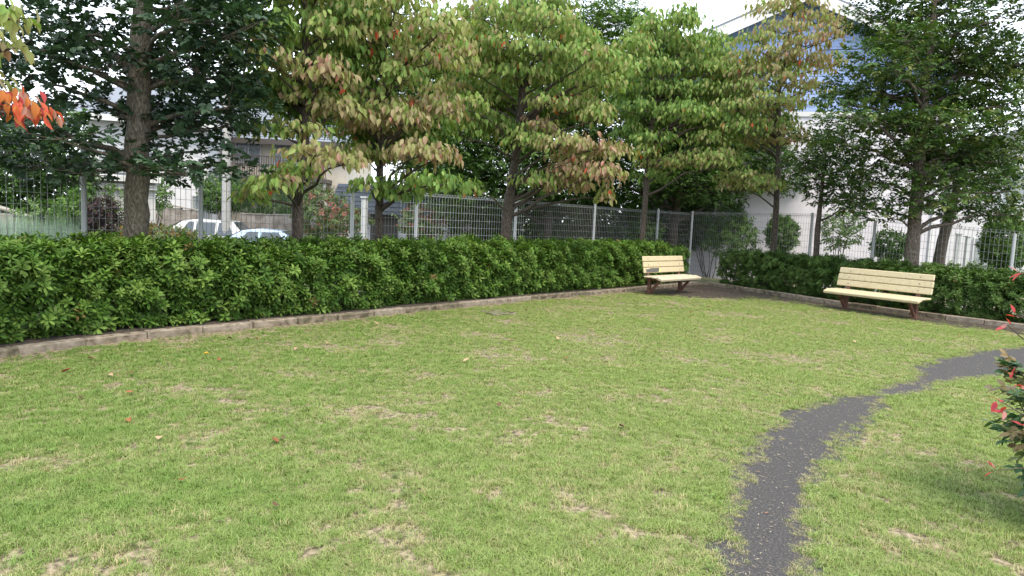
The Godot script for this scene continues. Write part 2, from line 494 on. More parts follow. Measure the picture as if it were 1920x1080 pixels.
# pads: [position, radius across, radius up, tint]; kind: "dogwood", "evergreen" or "small"
func grow(called: String, label: String, trunk: Array, radii: Array, pads: Array, kind: String, opt := {}) -> Node3D:
	var base: Vector3 = trunk[0]
	var t := thing(called, label, "tree", base, 0.0, opt.get("group", ""))
	var local := []
	for p in trunk: local.append(p - base)
	# trunk, with points between the given ones
	var tp := []
	var tr := []
	for k in local.size() - 1:
		for j in 4:
			var f := j / 4.0
			tp.append(local[k].lerp(local[k + 1], f) + (rvec() * Vector3(1, 0, 1)) * radii[k] * 0.12 * float(k + j > 0))
			tr.append(lerpf(radii[k], radii[k + 1], f) * (1.0 + jit(0.05)))
	tp.append(local[-1]); tr.append(radii[-1])
	tr[0] *= 1.25
	var bark: Material = M[opt.get("bark", "bark_dogwood")]
	var tb := MB.new()
	tb.tube(tp, tr, 14, 0.035, base.x)
	part("trunk", tb, bark, t)
	var limbs := MB.new()
	var twigs := MB.new()
	var crown := bunch(4)
	var leaves := []
	var size: float = opt.get("leaf", 0.14)
	var density: float = opt.get("density", 1.0)
	for pad in pads:
		var c: Vector3 = pad[0] - base
		var rx: float = pad[1]
		var ry: float = pad[2]
		var flat_d := Vector2(c.x, c.z).length()
		var root := on_trunk(local, clampf(c.y - flat_d * opt.get("rise", 0.45) - 0.1, opt.get("clear", 1.5), local[-1].y))
		var reach := root.distance_to(c)
		if reach > 0.12:
			var lr: float = clampf(0.014 + reach * 0.011, 0.012, 0.05) * opt.get("limb", 1.0)
			var lp := wander(root, c - Vector3(0, ry * 0.4, 0), 5, 0.035, opt.get("arch", 0.06))
			limbs.tube(lp, [lr, lr * 0.85, lr * 0.7, lr * 0.55, lr * 0.42, lr * 0.3], 6, 0.05)
		var area := PI * rx * ry
		if kind == "dogwood":
			var ends := []
			for k in 7:
				var a := TAU * k / 7.0 + jit(0.3)
				var e := c + Vector3(cos(a) * rx * rng.randf_range(0.6, 0.95), jit(ry * 0.5), sin(a) * rx * rng.randf_range(0.6, 0.95))
				ends.append(e)
				twigs.tube(wander(c - Vector3(0, ry * 0.4, 0), e, 3, 0.05, 0.05), [0.008, 0.006, 0.005, 0.003], 4)
			var count := int(area * density * 3.6 / (size * size * 0.42))
			for k in count:
				var a := rng.randf() * TAU
				var r := sqrt(rng.randf())
				# leaves gather round the twigs
				var e: Vector3 = ends[rng.randi() % 7]
				var p := c + Vector3(cos(a) * rx * r, 0, sin(a) * rx * r)
				if rng.randf() < 0.55:
					p = c.lerp(e, rng.randf_range(0.25, 1.08)) + rvec() * 0.1
					p.y = c.y
				r = Vector2(p.x - c.x, p.z - c.z).length() / rx
				p.y = c.y + ry * (rng.randfn(0.15, 0.36) * sqrt(maxf(0.05, 1.0 - r * r * 0.7)) - 0.45 * r * r + 0.3)
				var out := Vector3(p.x - c.x, 0, p.z - c.z).normalized()
				var d := (out * rng.randf_range(0.2, 0.8) + rvec() * 0.32 + Vector3.DOWN * rng.randf_range(0.5, 1.2)).normalized()
				var up := (out * 0.8 + Vector3.UP * 0.8 + rvec() * 0.9).normalized()
				var s := size * rng.randf_range(0.65, 1.15)
				var pk: float = pad[3] + (0.07 if pad[3] > 0.5 else 0.0)
				var tone := int(clampf(rng.randfn(1.4 + pk * 7.0, 1.5), 0, 10 if pk <= 1.2 else 13))
				if rng.randf() < 0.002 + 0.007 * pk: tone = 11 + rng.randi() % 2
				leaves.append([p, d, up, s, tone])
			for extra in pad[4] if pad.size() > 4 else []:
				leaves.append([c + rvec() * Vector3(rx, ry, rx) * 0.7, (Vector3.DOWN + rvec() * 0.4).normalized(), rvec(), size * 1.1, extra])
		else:
			var count := int(area * density * 7.0 / (size * size * (1.1 if kind == "evergreen" else 0.9)))
			var greens: Array = opt.greens
			for k in count:
				var q := rvec() * pow(rng.randf(), 0.38)
				var p := c + q * Vector3(rx, ry, rx)
				p += Vector3.UP * bump_noise.get_noise_3dv((p + base) * 2.0) * ry * 0.5
				var out := (p - c).normalized()
				var d := (out * Vector3(1, 0.5, 1) + rvec() * 0.6 + Vector3.UP * 0.1).normalized()
				var s := size * rng.randf_range(0.75, 1.25)
				var gcol: Color = greens[rng.randi() % greens.size()]
				gcol = gcol * (1.0 + 0.25 * (pad[3] - 0.5)) * rng.randf_range(0.8, 1.2)
				put_sprig(crown[rng.randi() % (4 if kind == "evergreen" else 3)], p, d, (Vector3.UP + rvec() * 0.5).normalized(), s, gcol)
			for k in int(4 + area * 5.0):
				var e := c + rvec() * Vector3(rx, ry, rx) * 0.9
				twigs.tube(wander(c - Vector3(0, ry * 0.3, 0), e, 3, 0.06), [0.009, 0.007, 0.005, 0.003], 4)
	if limbs.v.size(): part("limbs", limbs, bark, t)
	if twigs.v.size():
		var tw := part("twigs", twigs, bark, t)
		tw.set_meta("kind", "stuff")
	if kind == "dogwood":
		# the leaves that show largest are single pieces, the others one mass
		var eye := Vector3(0, EYE, 0) - base
		leaves.sort_custom(func(p, q): return p[0].distance_squared_to(eye) / (p[3] * p[3]) < q[0].distance_squared_to(eye) / (q[3] * q[3]))
		var holder := Node3D.new()
		holder.name = "crown"
		t.add_child(holder)
		var singles: int = opt.get("singles", 300)
		for l in leaves:
			var d: Vector3 = l[1]
			var z: Vector3 = d.cross(l[2]).normalized()
			var y := z.cross(d)
			var s: float = l[3]
			var px := pixel(l[0] + base)
			if singles > 0 and px.x > 0 and px.x < 1920 and px.y > 0 and px.y < 1080:
				singles -= 1
				var o := shared("leaf", dogwood_leaf[rng.randi() % 4], holder, Transform3D(Basis(d * s, y * s, z * s), l[0]))
				o.material_override = palette_mat[l[4]]
			else:
				var c: Color = palette[l[4]] * rng.randf_range(0.85, 1.15)
				crown[rng.randi() % 4].add(d * s, y * s, z * s, l[0], c)
		spread("foliage", dogwood_leaf, crown, holder)
	elif kind == "needle":
		pass
	else:
		spread("crown", evergreen_sprig if kind == "evergreen" else small_sprig, crown, t)
	return t

# pads given as [px, py, rx, ry, tint, extra colours] in the photograph, at a depth near the tree's own
func pads_at(depth: float, list: Array, near: float, far: float, round_ := 1.0) -> Array:
	var out := []
	for p in list:
		var d: float = depth + rng.randf_range(near, far)
		var m := d / FOCAL
		var q := [at(p[0], p[1], d), p[2] * m * round_ * 1.25, p[3] * m * 1.12, p[4]]
		if p.size() > 5: q.append(p[5])
		out.append(q)
	return out

# more pads inside an upright oval round the trunk, for the sides and the top that the photograph does not single out
func pads_round(centre: Vector3, r: Vector3, n: int, across: float, up: float, tint: float, shell := 0.5) -> Array:
	var out := []
	for k in n:
		var q := rvec() * pow(rng.randf_range(shell, 1.0), 0.5)
		out.append([centre + q * r, across * rng.randf_range(0.75, 1.25), up * rng.randf_range(0.75, 1.25), clampf(tint + jit(0.15), 0, 1)])
	return out

func trunk_at(px: Array, depth: float, foot := 0.05) -> Array:    # trunk through points of the photograph, from the ground up
	var pts := []
	for p in px: pts.append(at(p[0], p[1], depth))
	var b: Vector3 = pts[0]
	pts[0] = Vector3(b.x, foot, b.z)
	return pts

func bush(called: String, label: String, centre: Vector3, r: Vector3, sprigs: Array, size: float, density: float, greens: Array, group := "", foot := 0.0, lumps := 0.25) -> Node3D:
	var t := thing(called, label, "shrub", Vector3(centre.x, foot, centre.z), 0.0, group)
	var c := centre - t.position
	var inst := bunch(sprigs.size())
	var area := 4.0 * PI * pow((pow(r.x * r.y, 1.6) + pow(r.x * r.z, 1.6) + pow(r.y * r.z, 1.6)) / 3.0, 1.0 / 1.6)
	for k in int(area * density * 2.4 / (size * size)):
		var q := rvec()
		var b := 1.0 + lumps * bump_noise.get_noise_3dv((q * r + centre) * (1.2 / maxf(0.3, r.x)) * 1.4)
		var p := c + q * r * b * (1.0 - 0.35 * pow(rng.randf(), 2.0))
		if p.y < 0.02: continue
		var d := (q * 0.5 + rvec() + Vector3.UP * 0.3).normalized()
		var g: Color = greens[rng.randi() % greens.size()]
		put_sprig(inst[rng.randi() % sprigs.size()], p, d, (q * 0.9 + Vector3.UP * 0.5 + rvec() * 0.6).normalized(), size * rng.randf_range(0.7, 1.25), g * rng.randf_range(0.8, 1.2))
	spread("foliage", sprigs, inst, t)
	var st := MB.new()
	for k in 7:
		st.tube(wander(Vector3(jit(0.12), 0, jit(0.12)), c + rvec() * r * 0.75, 4, 0.05), [0.02, 0.016, 0.012, 0.009, 0.005], 5)
	part("stems", st, M.twig, t)
	return t

# ---------------------------------------------------------------- hedges, kerbs, fences
func hedge(called: String, label: String, line: PackedVector2Array, s0: float, s1: float, o0: float, o1: float, tall: float, per_m2: float, size: float, greens: Array):
	var t := thing(called, label, "hedge", along(line, (s0 + s1) * 0.5, (o0 + o1) * 0.5)[0])
	var inst := bunch(4)
	var girth := tall + (o1 - o0) + tall * 0.6
	for k in int((s1 - s0) * girth * per_m2):
		var s := rng.randf_range(s0, s1)
		var g := rng.randf() * girth
		var o := 0.0
		var y := 0.0
		var n2 := Vector2()
		var rr := 0.22
		if g < tall:
			o = o0; y = g; n2 = Vector2(-1, 0.25)
			if y > tall - rr:
				var a := (y - tall + rr) / rr
				o = o0 + rr * (1.0 - sqrt(maxf(0.0, 1.0 - a * a))); n2 = Vector2(-1 + a * 0.6, 0.25 + a * 0.6)
			if y < 0.3: o += (0.3 - y) * 0.5      # drawn in at the foot
		elif g < tall + o1 - o0:
			o = o0 + g - tall; y = tall; n2 = Vector2(0, 1)
			var e := minf(o - o0, o1 - o)
			if e < rr: y -= rr * (1.0 - sqrt(maxf(0.0, 1.0 - pow((rr - e) / rr, 2.0))))
		else:
			o = o1; y = tall - (g - tall - (o1 - o0)); n2 = Vector2(1, 0.3)
		if s - s0 < 0.15 or s1 - s < 0.15: y *= 0.93
		var f := along(line, s, o)
		var p: Vector3 = f[0]
		var lump := bump_noise.get_noise_3d(p.x * 2.2, y * 2.2 + 7.0, p.z * 2.2)
		var lump2 := bump_noise.get_noise_3d(p.x * 6.0, y * 6.0 + 37.0, p.z * 6.0)
		var deep: float = 0.16 * lump + 0.12 * lump2 - 0.2 * pow(rng.randf(), 1.7)
		if lump2 < -0.22 + 0.25 * maxf(0.0, 0.5 - y) and rng.randf() < 0.8: deep -= 0.22      # dark hollows between the shoots
		var nn: Vector3 = (f[2] * n2.x + Vector3.UP * n2.y).normalized()
		p = p + Vector3.UP * maxf(0.1, y) + nn * deep
		if p.y < 0.08: continue
		var ax := (nn * 0.75 + Vector3.UP * 0.55 + rvec() * 0.5).normalized()
		var z := ax.cross(rvec()).normalized()
		var x := z.cross(ax)
		var sc := size * rng.randf_range(0.6, 1.25)
		var c: Color = greens[clampi(int(rng.randf() * 4.0 + lump * 2.2), 0, 3)]
		if rng.randf() < 0.004: c = Color(0.17, 0.12, 0.045)
		inst[rng.randi() % 4].add(x * sc, ax * sc, z * sc, p - t.position, c * rng.randf_range(0.75, 1.25))
	spread("foliage", azalea_sprig, inst, t)
	var st := MB.new()
	for k in int((s1 - s0) * 14):
		var f := along(line, rng.randf_range(s0 + 0.1, s1 - 0.1), rng.randf_range(o0 + 0.25, o1 - 0.1))
		var b: Vector3 = f[0] - t.position + Vector3(0, 0.06, 0)
		st.tube(wander(b, b + Vector3(jit(0.25), tall * rng.randf_range(0.6, 0.85), jit(0.25)), 3, 0.06), [0.012, 0.01, 0.008, 0.004], 4)
	var stems := part("stems", st, M.twig, t)
	stems.set_meta("kind", "stuff")

func kerb(called: String, line: PackedVector2Array, s0: float, s1: float, block: float, wide: float, tall: float):
	var k := Node3D.new()
	k.name = numbered(called)
	add_child(k)
	k.set_meta("kind", "structure")
	var n := int((s1 - s0) / block)
	for j in n:
		var a: Vector3 = along(line, s0 + (s1 - s0) * j / n, wide * 0.5)[0]
		var b: Vector3 = along(line, s0 + (s1 - s0) * (j + 1) / n, wide * 0.5)[0]
		var mb := MB.new()
		var y := tall * 0.5 - 0.04 + jit(0.005)
		var dir := (b - a).normalized()
		mb.bar(a + Vector3(0, y, 0) + dir * 0.005, b + Vector3(0, y, 0) - dir * 0.005, wide, tall + 0.08, 0.012)
		# bar() runs its length along y: width across, depth up
		part("kerb_stone", mb, [M.kerb, M.kerb_mossy, M.kerb_pale][rng.randi() % 3], k)

func fence(called: String, label: String, tops: Array, posts: Array, cell: Vector2):
	# tops: [ground point, height] in order; panels between neighbours
	var t := thing(called, label, "fence", tops[0][0])
	var o: Vector3 = t.position
	for k in tops.size() - 1:
		var a: Vector3 = tops[k][0] - o
		var b: Vector3 = tops[k + 1][0] - o
		var ha: float = tops[k][1]
		var hb: float = tops[k + 1][1]
		var mb := MB.new()
		var l := a.distance_to(b)
		var out := (b - a).normalized().cross(Vector3.UP)
		var n := int(l / cell.x)
		for j in n:
			var f := (j + 0.5) / n
			var p := a.lerp(b, f) + out * 0.035
			var h := lerpf(ha, hb, f) - 0.03
			mb.bar(p + Vector3(0, 0.03, 0), p + Vector3(0, h, 0), 0.005, 0.005)
			# rolled top of the mesh
			mb.bar(p + Vector3(0, h, 0), p + Vector3(0, h + 0.045, 0) - out * 0.045, 0.005, 0.005)
			mb.bar(p + Vector3(0, h + 0.045, 0) - out * 0.045, p + Vector3(0, h - 0.01, 0) - out * 0.06, 0.005, 0.005)
		var rows := int((ha - 0.1) / cell.y)
		for r in rows + 1:
			var f := 0.05 + r * cell.y
			mb.bar(a + out * 0.043 + Vector3(0, f, 0), b + out * 0.043 + Vector3(0, f * hb / ha, 0), 0.005, 0.005)
		for q in [[0.035, -0.03], [-0.01, 0.015], [-0.028, -0.04]]:
			mb.bar(a + out * (q[0] + 0.006) + Vector3(0, ha + q[1], 0), b + out * (q[0] + 0.006) + Vector3(0, hb + q[1], 0), 0.005, 0.005)
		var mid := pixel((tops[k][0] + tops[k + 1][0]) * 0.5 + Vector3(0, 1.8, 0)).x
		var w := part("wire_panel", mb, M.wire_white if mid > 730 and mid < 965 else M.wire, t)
		w.set_meta("kind", "stuff")
	for p in posts:
		var q: Vector3 = p[0] - o
		var mb := MB.new()
		mb.tube([q + Vector3(0, -0.1, 0), q + Vector3(0, p[1] * 0.5, 0), q + Vector3(0, p[1], 0)], [0.035, 0.035, 0.035], 12)
		var post := part("post", mb, M.white_post if p[2] else M.galvanised, t)
		var cap := MB.new()
		cap.tube([q + Vector3(0, p[1] + 0.001, 0), q + Vector3(0, p[1] + 0.012, 0), q + Vector3(0, p[1] + 0.02, 0)], [0.039, 0.039, 0.025], 12)
		cap.tube([q + Vector3(0, 0.99, 0), q + Vector3(0, 1.005, 0), q + Vector3(0, 1.02, 0)], [0.042, 0.046, 0.042], 12)
		part("clamp", cap, M.galvanised, post)

# ---------------------------------------------------------------- benches
func bench(label: String, where: Vector3, yaw: float, long: float, leg_gap: float, worn: bool):
	# local axes: x along the bench, z to the front
	var t := thing("park_bench", label, "bench", where, yaw, "cream park benches")
	var lean := 0.2
	for s in [-1, 1]:
		var x: float = s * leg_gap * 0.5
		var p := MB.new()
		p.box(Transform3D(Basis(), Vector3(x, 0.2, -0.02)), Vector3(0.075, 0.42, 0.07), 0.006)
		p.box(Transform3D(Basis(), Vector3(x, 0.022, -0.02)), Vector3(0.11, 0.04, 0.13), 0.006)
		var post := part("post", p, M.bench_post, t)
		var a := MB.new()
		a.bar(Vector3(x, 0.35, -0.1), Vector3(x, 0.335, 0.37), 0.07, 0.05, 0.005)
		part("seat_arm", a, M.bench_post, post)
		var br := MB.new()
		br.bar(Vector3(x, 0.06, 0.02), Vector3(x, 0.34, 0.25), 0.055, 0.05, 0.005)
		part("brace", br, M.bench_post, post)
		var u := MB.new()
		u.bar(Vector3(x, 0.36, -0.06), Vector3(x, 0.83, -0.06 - 0.47 * lean), 0.075, 0.045, 0.005, Vector3(0, 0, 1))
		part("back_post", u, M.bench_post, post)
	# seat planks, dished a little, the front one falling away
	var rows := [[0.015, 0.395, 0.155, 0.03, 0.035], [0.175, 0.393, 0.155, 0.06, 0.035], [0.34, 0.368, 0.165, 0.32, 0.06]]
	for r in rows:
		var mb := MB.new()
		mb.box(Transform3D(Basis(Vector3.RIGHT, r[3]), Vector3(jit(0.004), r[1], r[0])), Vector3(long, r[4], r[2] - 0.008), 0.012)
		part("seat_plank", mb, M.cream_worn if worn else M.cream, t)
	# back boards
	for k in 3:
		var y := 0.53 + k * 0.125
		var z := -0.03 - (y - 0.36) * lean
		var mb := MB.new()
		mb.box(Transform3D(Basis(Vector3.RIGHT, -atan(lean)), Vector3(jit(0.003), y, z)), Vector3(long - (0.0 if k < 2 else 0.012), 0.119, 0.034), 0.012 if k < 2 else 0.017)
		var board := part("back_board", mb, M.cream, t)
		if worn and k == 0:
			board.mesh = board.mesh.duplicate()
			board.mesh.surface_set_material(0, bare_patch())
			tag(board, "back board with the paint gone in a grey patch", "")
		for s in [-1, 1]:
			var bolts := MB.new()
			var o := Vector3(s * leg_gap * 0.5, y, z + 0.017)
			bolts.tube([o, o + Vector3(0, 0.0006, 0.003), o + Vector3(0, 0.0012, 0.006)], [0.011, 0.011, 0.007], 8)
			part("bolt", bolts, M.bolt, board)
	return t

func bare_patch() -> StandardMaterial3D:
	# cream paint that has come off down to grey wood at one end
	var w := 512
	var h := 48
	var im := Image.create(w, h, false, Image.FORMAT_RGB8)
	var n := FastNoiseLite.new()
	n.seed = 4; n.frequency = 0.05
	for y in h:
		for x in w:
			var e := n.get_noise_2d(x, y * 2.0) * 5.0
			var bare := x + e > 22 and x + e < 190.0 - 24.0 * pow(y / 48.0, 2.0) and not (x < 70 + e * 2.0 and y < 13 + e)
			var c := Color(0.465, 0.39, 0.245)
			if bare:
				var g := 0.085 + 0.03 * n.get_noise_2d(x * 0.4, y * 6.0)
				c = Color(g * 1.06, g, g * 0.9)
			elif x > 170 and x < 200: c = Color(0.68, 0.6, 0.22)
			im.set_pixel(x, y, c.linear_to_srgb())
	var m := mat("bare_patch", Color(1, 1, 1), 0.7)
	m.albedo_texture = ImageTexture.create_from_image(im)
	return m

# ---------------------------------------------------------------- ground cover
var TRACK := [[Vector2(0.75, -1.2), 0.17], [Vector2(1.02, -2.3), 0.13], [Vector2(1.18, -2.9), 0.125], [Vector2(1.49, -3.75), 0.15], [Vector2(1.7, -4.2), 0.17], [Vector2(1.98, -4.65), 0.18], [Vector2(2.3, -5.15), 0.19], [Vector2(2.66, -5.62), 0.2], [Vector2(3.2, -6.16), 0.12], [Vector2(3.47, -6.38), -0.03], [Vector2(3.72, -6.6), 0.08], [Vector2(3.98, -6.8), 0.12], [Vector2(4.3, -7.08), 0.02], [Vector2(4.9, -7.65), 0.2], [Vector2(5.6, -8.25), 0.32], [Vector2(6.4, -8.75), 0.4], [Vector2(7.6, -9.4), 0.5], [Vector2(9.2, -10.0), 0.5]]

func track_edge(p: Vector2) -> float:      # below zero on the bare track
	var best := 1e9
	for k in TRACK.size() - 1:
		var a: Vector2 = TRACK[k][0]
		var b: Vector2 = TRACK[k + 1][0]
		var ab := b - a
		var f := clampf((p - a).dot(ab) / ab.length_squared(), 0.0, 1.0)
		var d: float = p.distance_to(a + ab * f) - lerpf(TRACK[k][1], TRACK[k + 1][1], f)
		if d < best: best = d
	return best + patch_noise.get_noise_2d(p.x * 9.0, p.y * 9.0) * 0.1 + patch_noise.get_noise_2d(p.x * 30.0 + 50.0, p.y * 30.0) * 0.06

func lawn_inside(p: Vector2) -> float:     # distance from the kerbs, below zero beyond them
	return minf(side_of(KL, p), side_of(KR, p))

func side_of(line: PackedVector2Array, p: Vector2) -> float:
	var d := 1e9
	var sg := 1.0
	for k in line.size() - 1:
		var q := Geometry2D.get_closest_point_to_segment(p, line[k], line[k + 1])
		var e := p.distance_to(q)
		if e < d:
			d = e
			var t := line[k + 1] - line[k]
			sg = -1.0 if Vector2(t.y, -t.x).dot(p - line[k]) > 0.0 else 1.0
	return d * sg

func far_drop(p: Vector2) -> float:        # the land beyond the fence lies lower
	var d := maxf(side_of(FENCE, p) * -1.0, 0.0)
	return -0.5 * smoothstep(0.5, 5.0, d)

func make_ground():
	var mb := MB.new()
	var xs := PackedFloat32Array([-900, -300, -120, -70])
	for k in 61: xs.append(-45.0 + 1.5 * k)
	xs.append_array([70, 120, 300, 900])
	var zs := PackedFloat32Array([-900, -300, -130, -80])
	for k in 51: zs.append(-60.0 + 1.5 * k)
	zs.append_array([40, 90, 300])
	for z in zs:
		for x in xs:
			mb.vert(Vector3(x, far_drop(Vector2(x, z)) - 0.03, z), Vector3.UP)
	for j in zs.size() - 1:
		for i in xs.size() - 1:
			var a := j * xs.size() + i
			mb.face(a, a + 1, a + xs.size() + 1)
			mb.face(a, a + xs.size() + 1, a + xs.size())
	structure("ground", mb, M.field)
	# lawn: one sheet between the kerbs, gently uneven
	var lb := MB.new()
	var step := 0.5
	var nx := 70
	var nz := 60
	for j in nz:
		for i in nx:
			var p := Vector2(-16.0 + i * step, -24.0 + j * step)
			var y := 0.012 * patch_noise.get_noise_2d(p.x * 0.8, p.y * 0.8)
			lb.vert(Vector3(p.x, y, p.y), Vector3.UP)
	for j in nz - 1:
		for i in nx - 1:
			var a := j * nx + i
			var p := Vector2(lb.v[a].x + 0.25, lb.v[a].z + 0.25)
			if lawn_inside(p) < -0.6: continue
			lb.face(a, a + 1, a + nx + 1)
			lb.face(a, a + nx + 1, a + nx)
	structure("lawn", lb, M.thatch)
	# planting beds behind the kerbs
	for l in [KL, KR]:
		var bb := MB.new()
		var len_ := length_of(l)
		var prev := []
		for k in 41:
			var row := []
			for o in [0.13, 0.6, 1.4, 2.2, 2.9]:
				var p: Vector3 = along(l, len_ * k / 40.0, o)[0]
				row.append(bb.vert(p + Vector3(0, 0.06 + 0.03 * patch_noise.get_noise_2d(p.x * 3.0, p.z * 3.0) - (0.0 if o < 2.5 else 0.1), 0), Vector3.UP))
			if prev.size():
				for q in 4:
					bb.face(prev[q], row[q], row[q + 1]); bb.face(prev[q], row[q + 1], prev[q + 1])
			prev = row
		structure("planting_bed", bb, M.soil)
	# bare earth at the corner bench and along the shorter kerb
	var eb := MB.new()
	var ring := []
	var heart := Vector2(4.3, -16.75)
	ring.append(eb.vert(Vector3(heart.x, 0.012 * patch_noise.get_noise_2d(heart.x * 0.8, heart.y * 0.8) + 0.006, heart.y), Vector3.UP))
	for k in 49:
		var a := TAU * k / 48.0
		var rr := 1.75 + 0.5 * patch_noise.get_noise_2d(cos(a) * 4.0, sin(a) * 4.0)
		var p := heart + Vector2(cos(a), sin(a)) * rr
		ring.append(eb.vert(Vector3(p.x, 0.012 * patch_noise.get_noise_2d(p.x * 0.8, p.y * 0.8) + 0.004, p.y), Vector3.UP))
		if k: eb.face(ring[0], ring[k], ring[k + 1])
	structure("bare_earth", eb, M.soil)
	var kb := MB.new()
	var before := []
	for k in 81:
		var f := along(KR, length_of(KR) * k / 80.0)
		var row := []
		for o in [0.06, -0.2, -0.75 + 0.35 * patch_noise.get_noise_2d(k * 1.3, 4.0)]:
			var p: Vector3 = f[0] + f[2] * o
			row.append(kb.vert(Vector3(p.x, 0.012 * patch_noise.get_noise_2d(p.x * 0.8, p.z * 0.8) + (0.012 if o > -0.3 else 0.009), p.z), Vector3.UP))
		if before.size():
			for q in 2:
				kb.face(before[q], row[q], row[q + 1]); kb.face(before[q], row[q + 1], before[q + 1])
		before = row
	structure("bare_earth", kb, M.soil)
	# the worn track
	var tb := MB.new()
	var last := []
	for k in 160:
		var f := k / 159.0 * (TRACK.size() - 1.001)
		var i := int(f)
		var a: Vector2 = TRACK[i][0]
		var b: Vector2 = TRACK[i + 1][0]
		var c := a.lerp(b, f - i)
		var t := (b - a).normalized()
		var w: float = lerpf(TRACK[i][1], TRACK[i + 1][1], f - i) + 0.13
		var sd := Vector2(t.y, -t.x)
		var row := []
		for q in [-1.0, -0.5, 0.0, 0.5, 1.0]:
			var ww: float = w + patch_noise.get_noise_2d(c.x * 40.0 + q * 9.0, c.y * 40.0) * 0.12
			var p: Vector2 = c + sd * q * ww
			row.append(tb.vert(Vector3(p.x, 0.012 * patch_noise.get_noise_2d(p.x * 0.8, p.y * 0.8) + 0.005 - 0.003 * absf(q), p.y), Vector3.UP))
		if last.size():
			for q in 4:
				tb.face(last[q], row[q], row[q + 1]); tb.face(last[q], row[q + 1], last[q + 1])
		last = row
	structure("path", tb, M.track)

func make_grass():
	var inst := bunch(4)
	var tips := bunch(4)
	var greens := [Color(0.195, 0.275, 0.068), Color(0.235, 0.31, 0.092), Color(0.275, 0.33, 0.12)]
	var straw := Color(0.42, 0.36, 0.2)
	# bands of depth: near ones with fine tufts, far ones with broader tufts
	for band in [[1.6, 4.5, 2700.0, 0.05], [4.5, 7.5, 1900.0, 0.048], [7.5, 12.0, 1300.0, 0.047], [12.0, 20.5, 820.0, 0.049]]:
		var z0: float = band[0]
		var z1: float = band[1]
		var area: float = (z1 - z0) * (0.8 * (z0 + z1) + 2.4)
		for k in int(area * band[2]):
			var d := sqrt(lerpf(z0 * z0, z1 * z1, rng.randf()))
			var half := 0.8 * d + 1.2
			var p := Vector2(jit(half), -d)
			var e := lawn_inside(p)
			if e < 0.03: continue
			var tr := track_edge(p) if p.x > 0.3 else 1.0
			if tr < -0.015: continue
			var bare := patch_noise.get_noise_2d(p.x * 2.4, p.y * 2.4)
			var fine := patch_noise.get_noise_2d(p.x * 11.0 + 90.0, p.y * 11.0)
			var cover := 1.0
			if bare + fine * 0.9 > 0.36: cover = 0.22
			if p.x < -1.0 and fine < -0.42: cover = 0.35
			# trodden soil by the benches and along the kerbs
			var kr := side_of(KR, p)
			cover *= smoothstep(0.0, (0.5 if p.x < -2.0 else 0.15) if p.x < 1.5 else 0.45, e + fine * 0.35)
			if kr < 1.5: cover *= smoothstep(0.35, 1.05, kr + fine * 0.5)
			var corner := p.distance_to(Vector2(4.3, -16.7))
			cover *= smoothstep(1.45, 2.1, corner + fine * 0.5)
			# thin in the shade of the bush on the right
			var bush_d := p.distance_to(Vector2(2.9, -3.3))
			if bush_d < 0.75 and fine > -0.1: cover *= 0.35
			if rng.randf() > cover: continue
			var dry := clampf(0.3 + bare * 0.75 + fine * 0.45, 0.0, 1.0)
			dry = dry * 0.56
			if tr < 0.12: dry = lerpf(0.9, dry, smoothstep(-0.02, 0.12, tr))
			var c: Color = greens[rng.randi() % 3]
			if p.x < 0.0: c = c.lerp(Color(0.12, 0.23, 0.045), clampf(-p.x * 0.15 + fine, 0.0, 0.5))      # tree shade over the left lawn, painted into the blade colour
			if rng.randf() < dry: c = c.lerp(straw, rng.randf_range(0.35, 1.0))
			c = c * rng.randf_range(0.8, 1.2)
			var s: float = band[3] * rng.randf_range(0.6, 1.2) * (0.6 if tr < 0.08 else 1.0)
			var tall := s * rng.randf_range(0.35, 0.75) * (1.0 + 0.5 * fine)
			var a := rng.randf() * TAU
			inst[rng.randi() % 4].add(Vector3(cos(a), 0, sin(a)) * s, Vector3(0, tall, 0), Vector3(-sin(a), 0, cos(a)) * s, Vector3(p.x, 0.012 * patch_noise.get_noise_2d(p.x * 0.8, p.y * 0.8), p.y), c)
	var g := Node3D.new()
	g.name = "grass"
	add_child(g)
	tag(g, "short patchy lawn grass with dry straw between the green blades", "grass", "", "stuff")
	spread("blades", tufts, inst, g)
	var n := 0
	for i in inst: n += i.b.size() / 16
	print("grass tufts ", n)

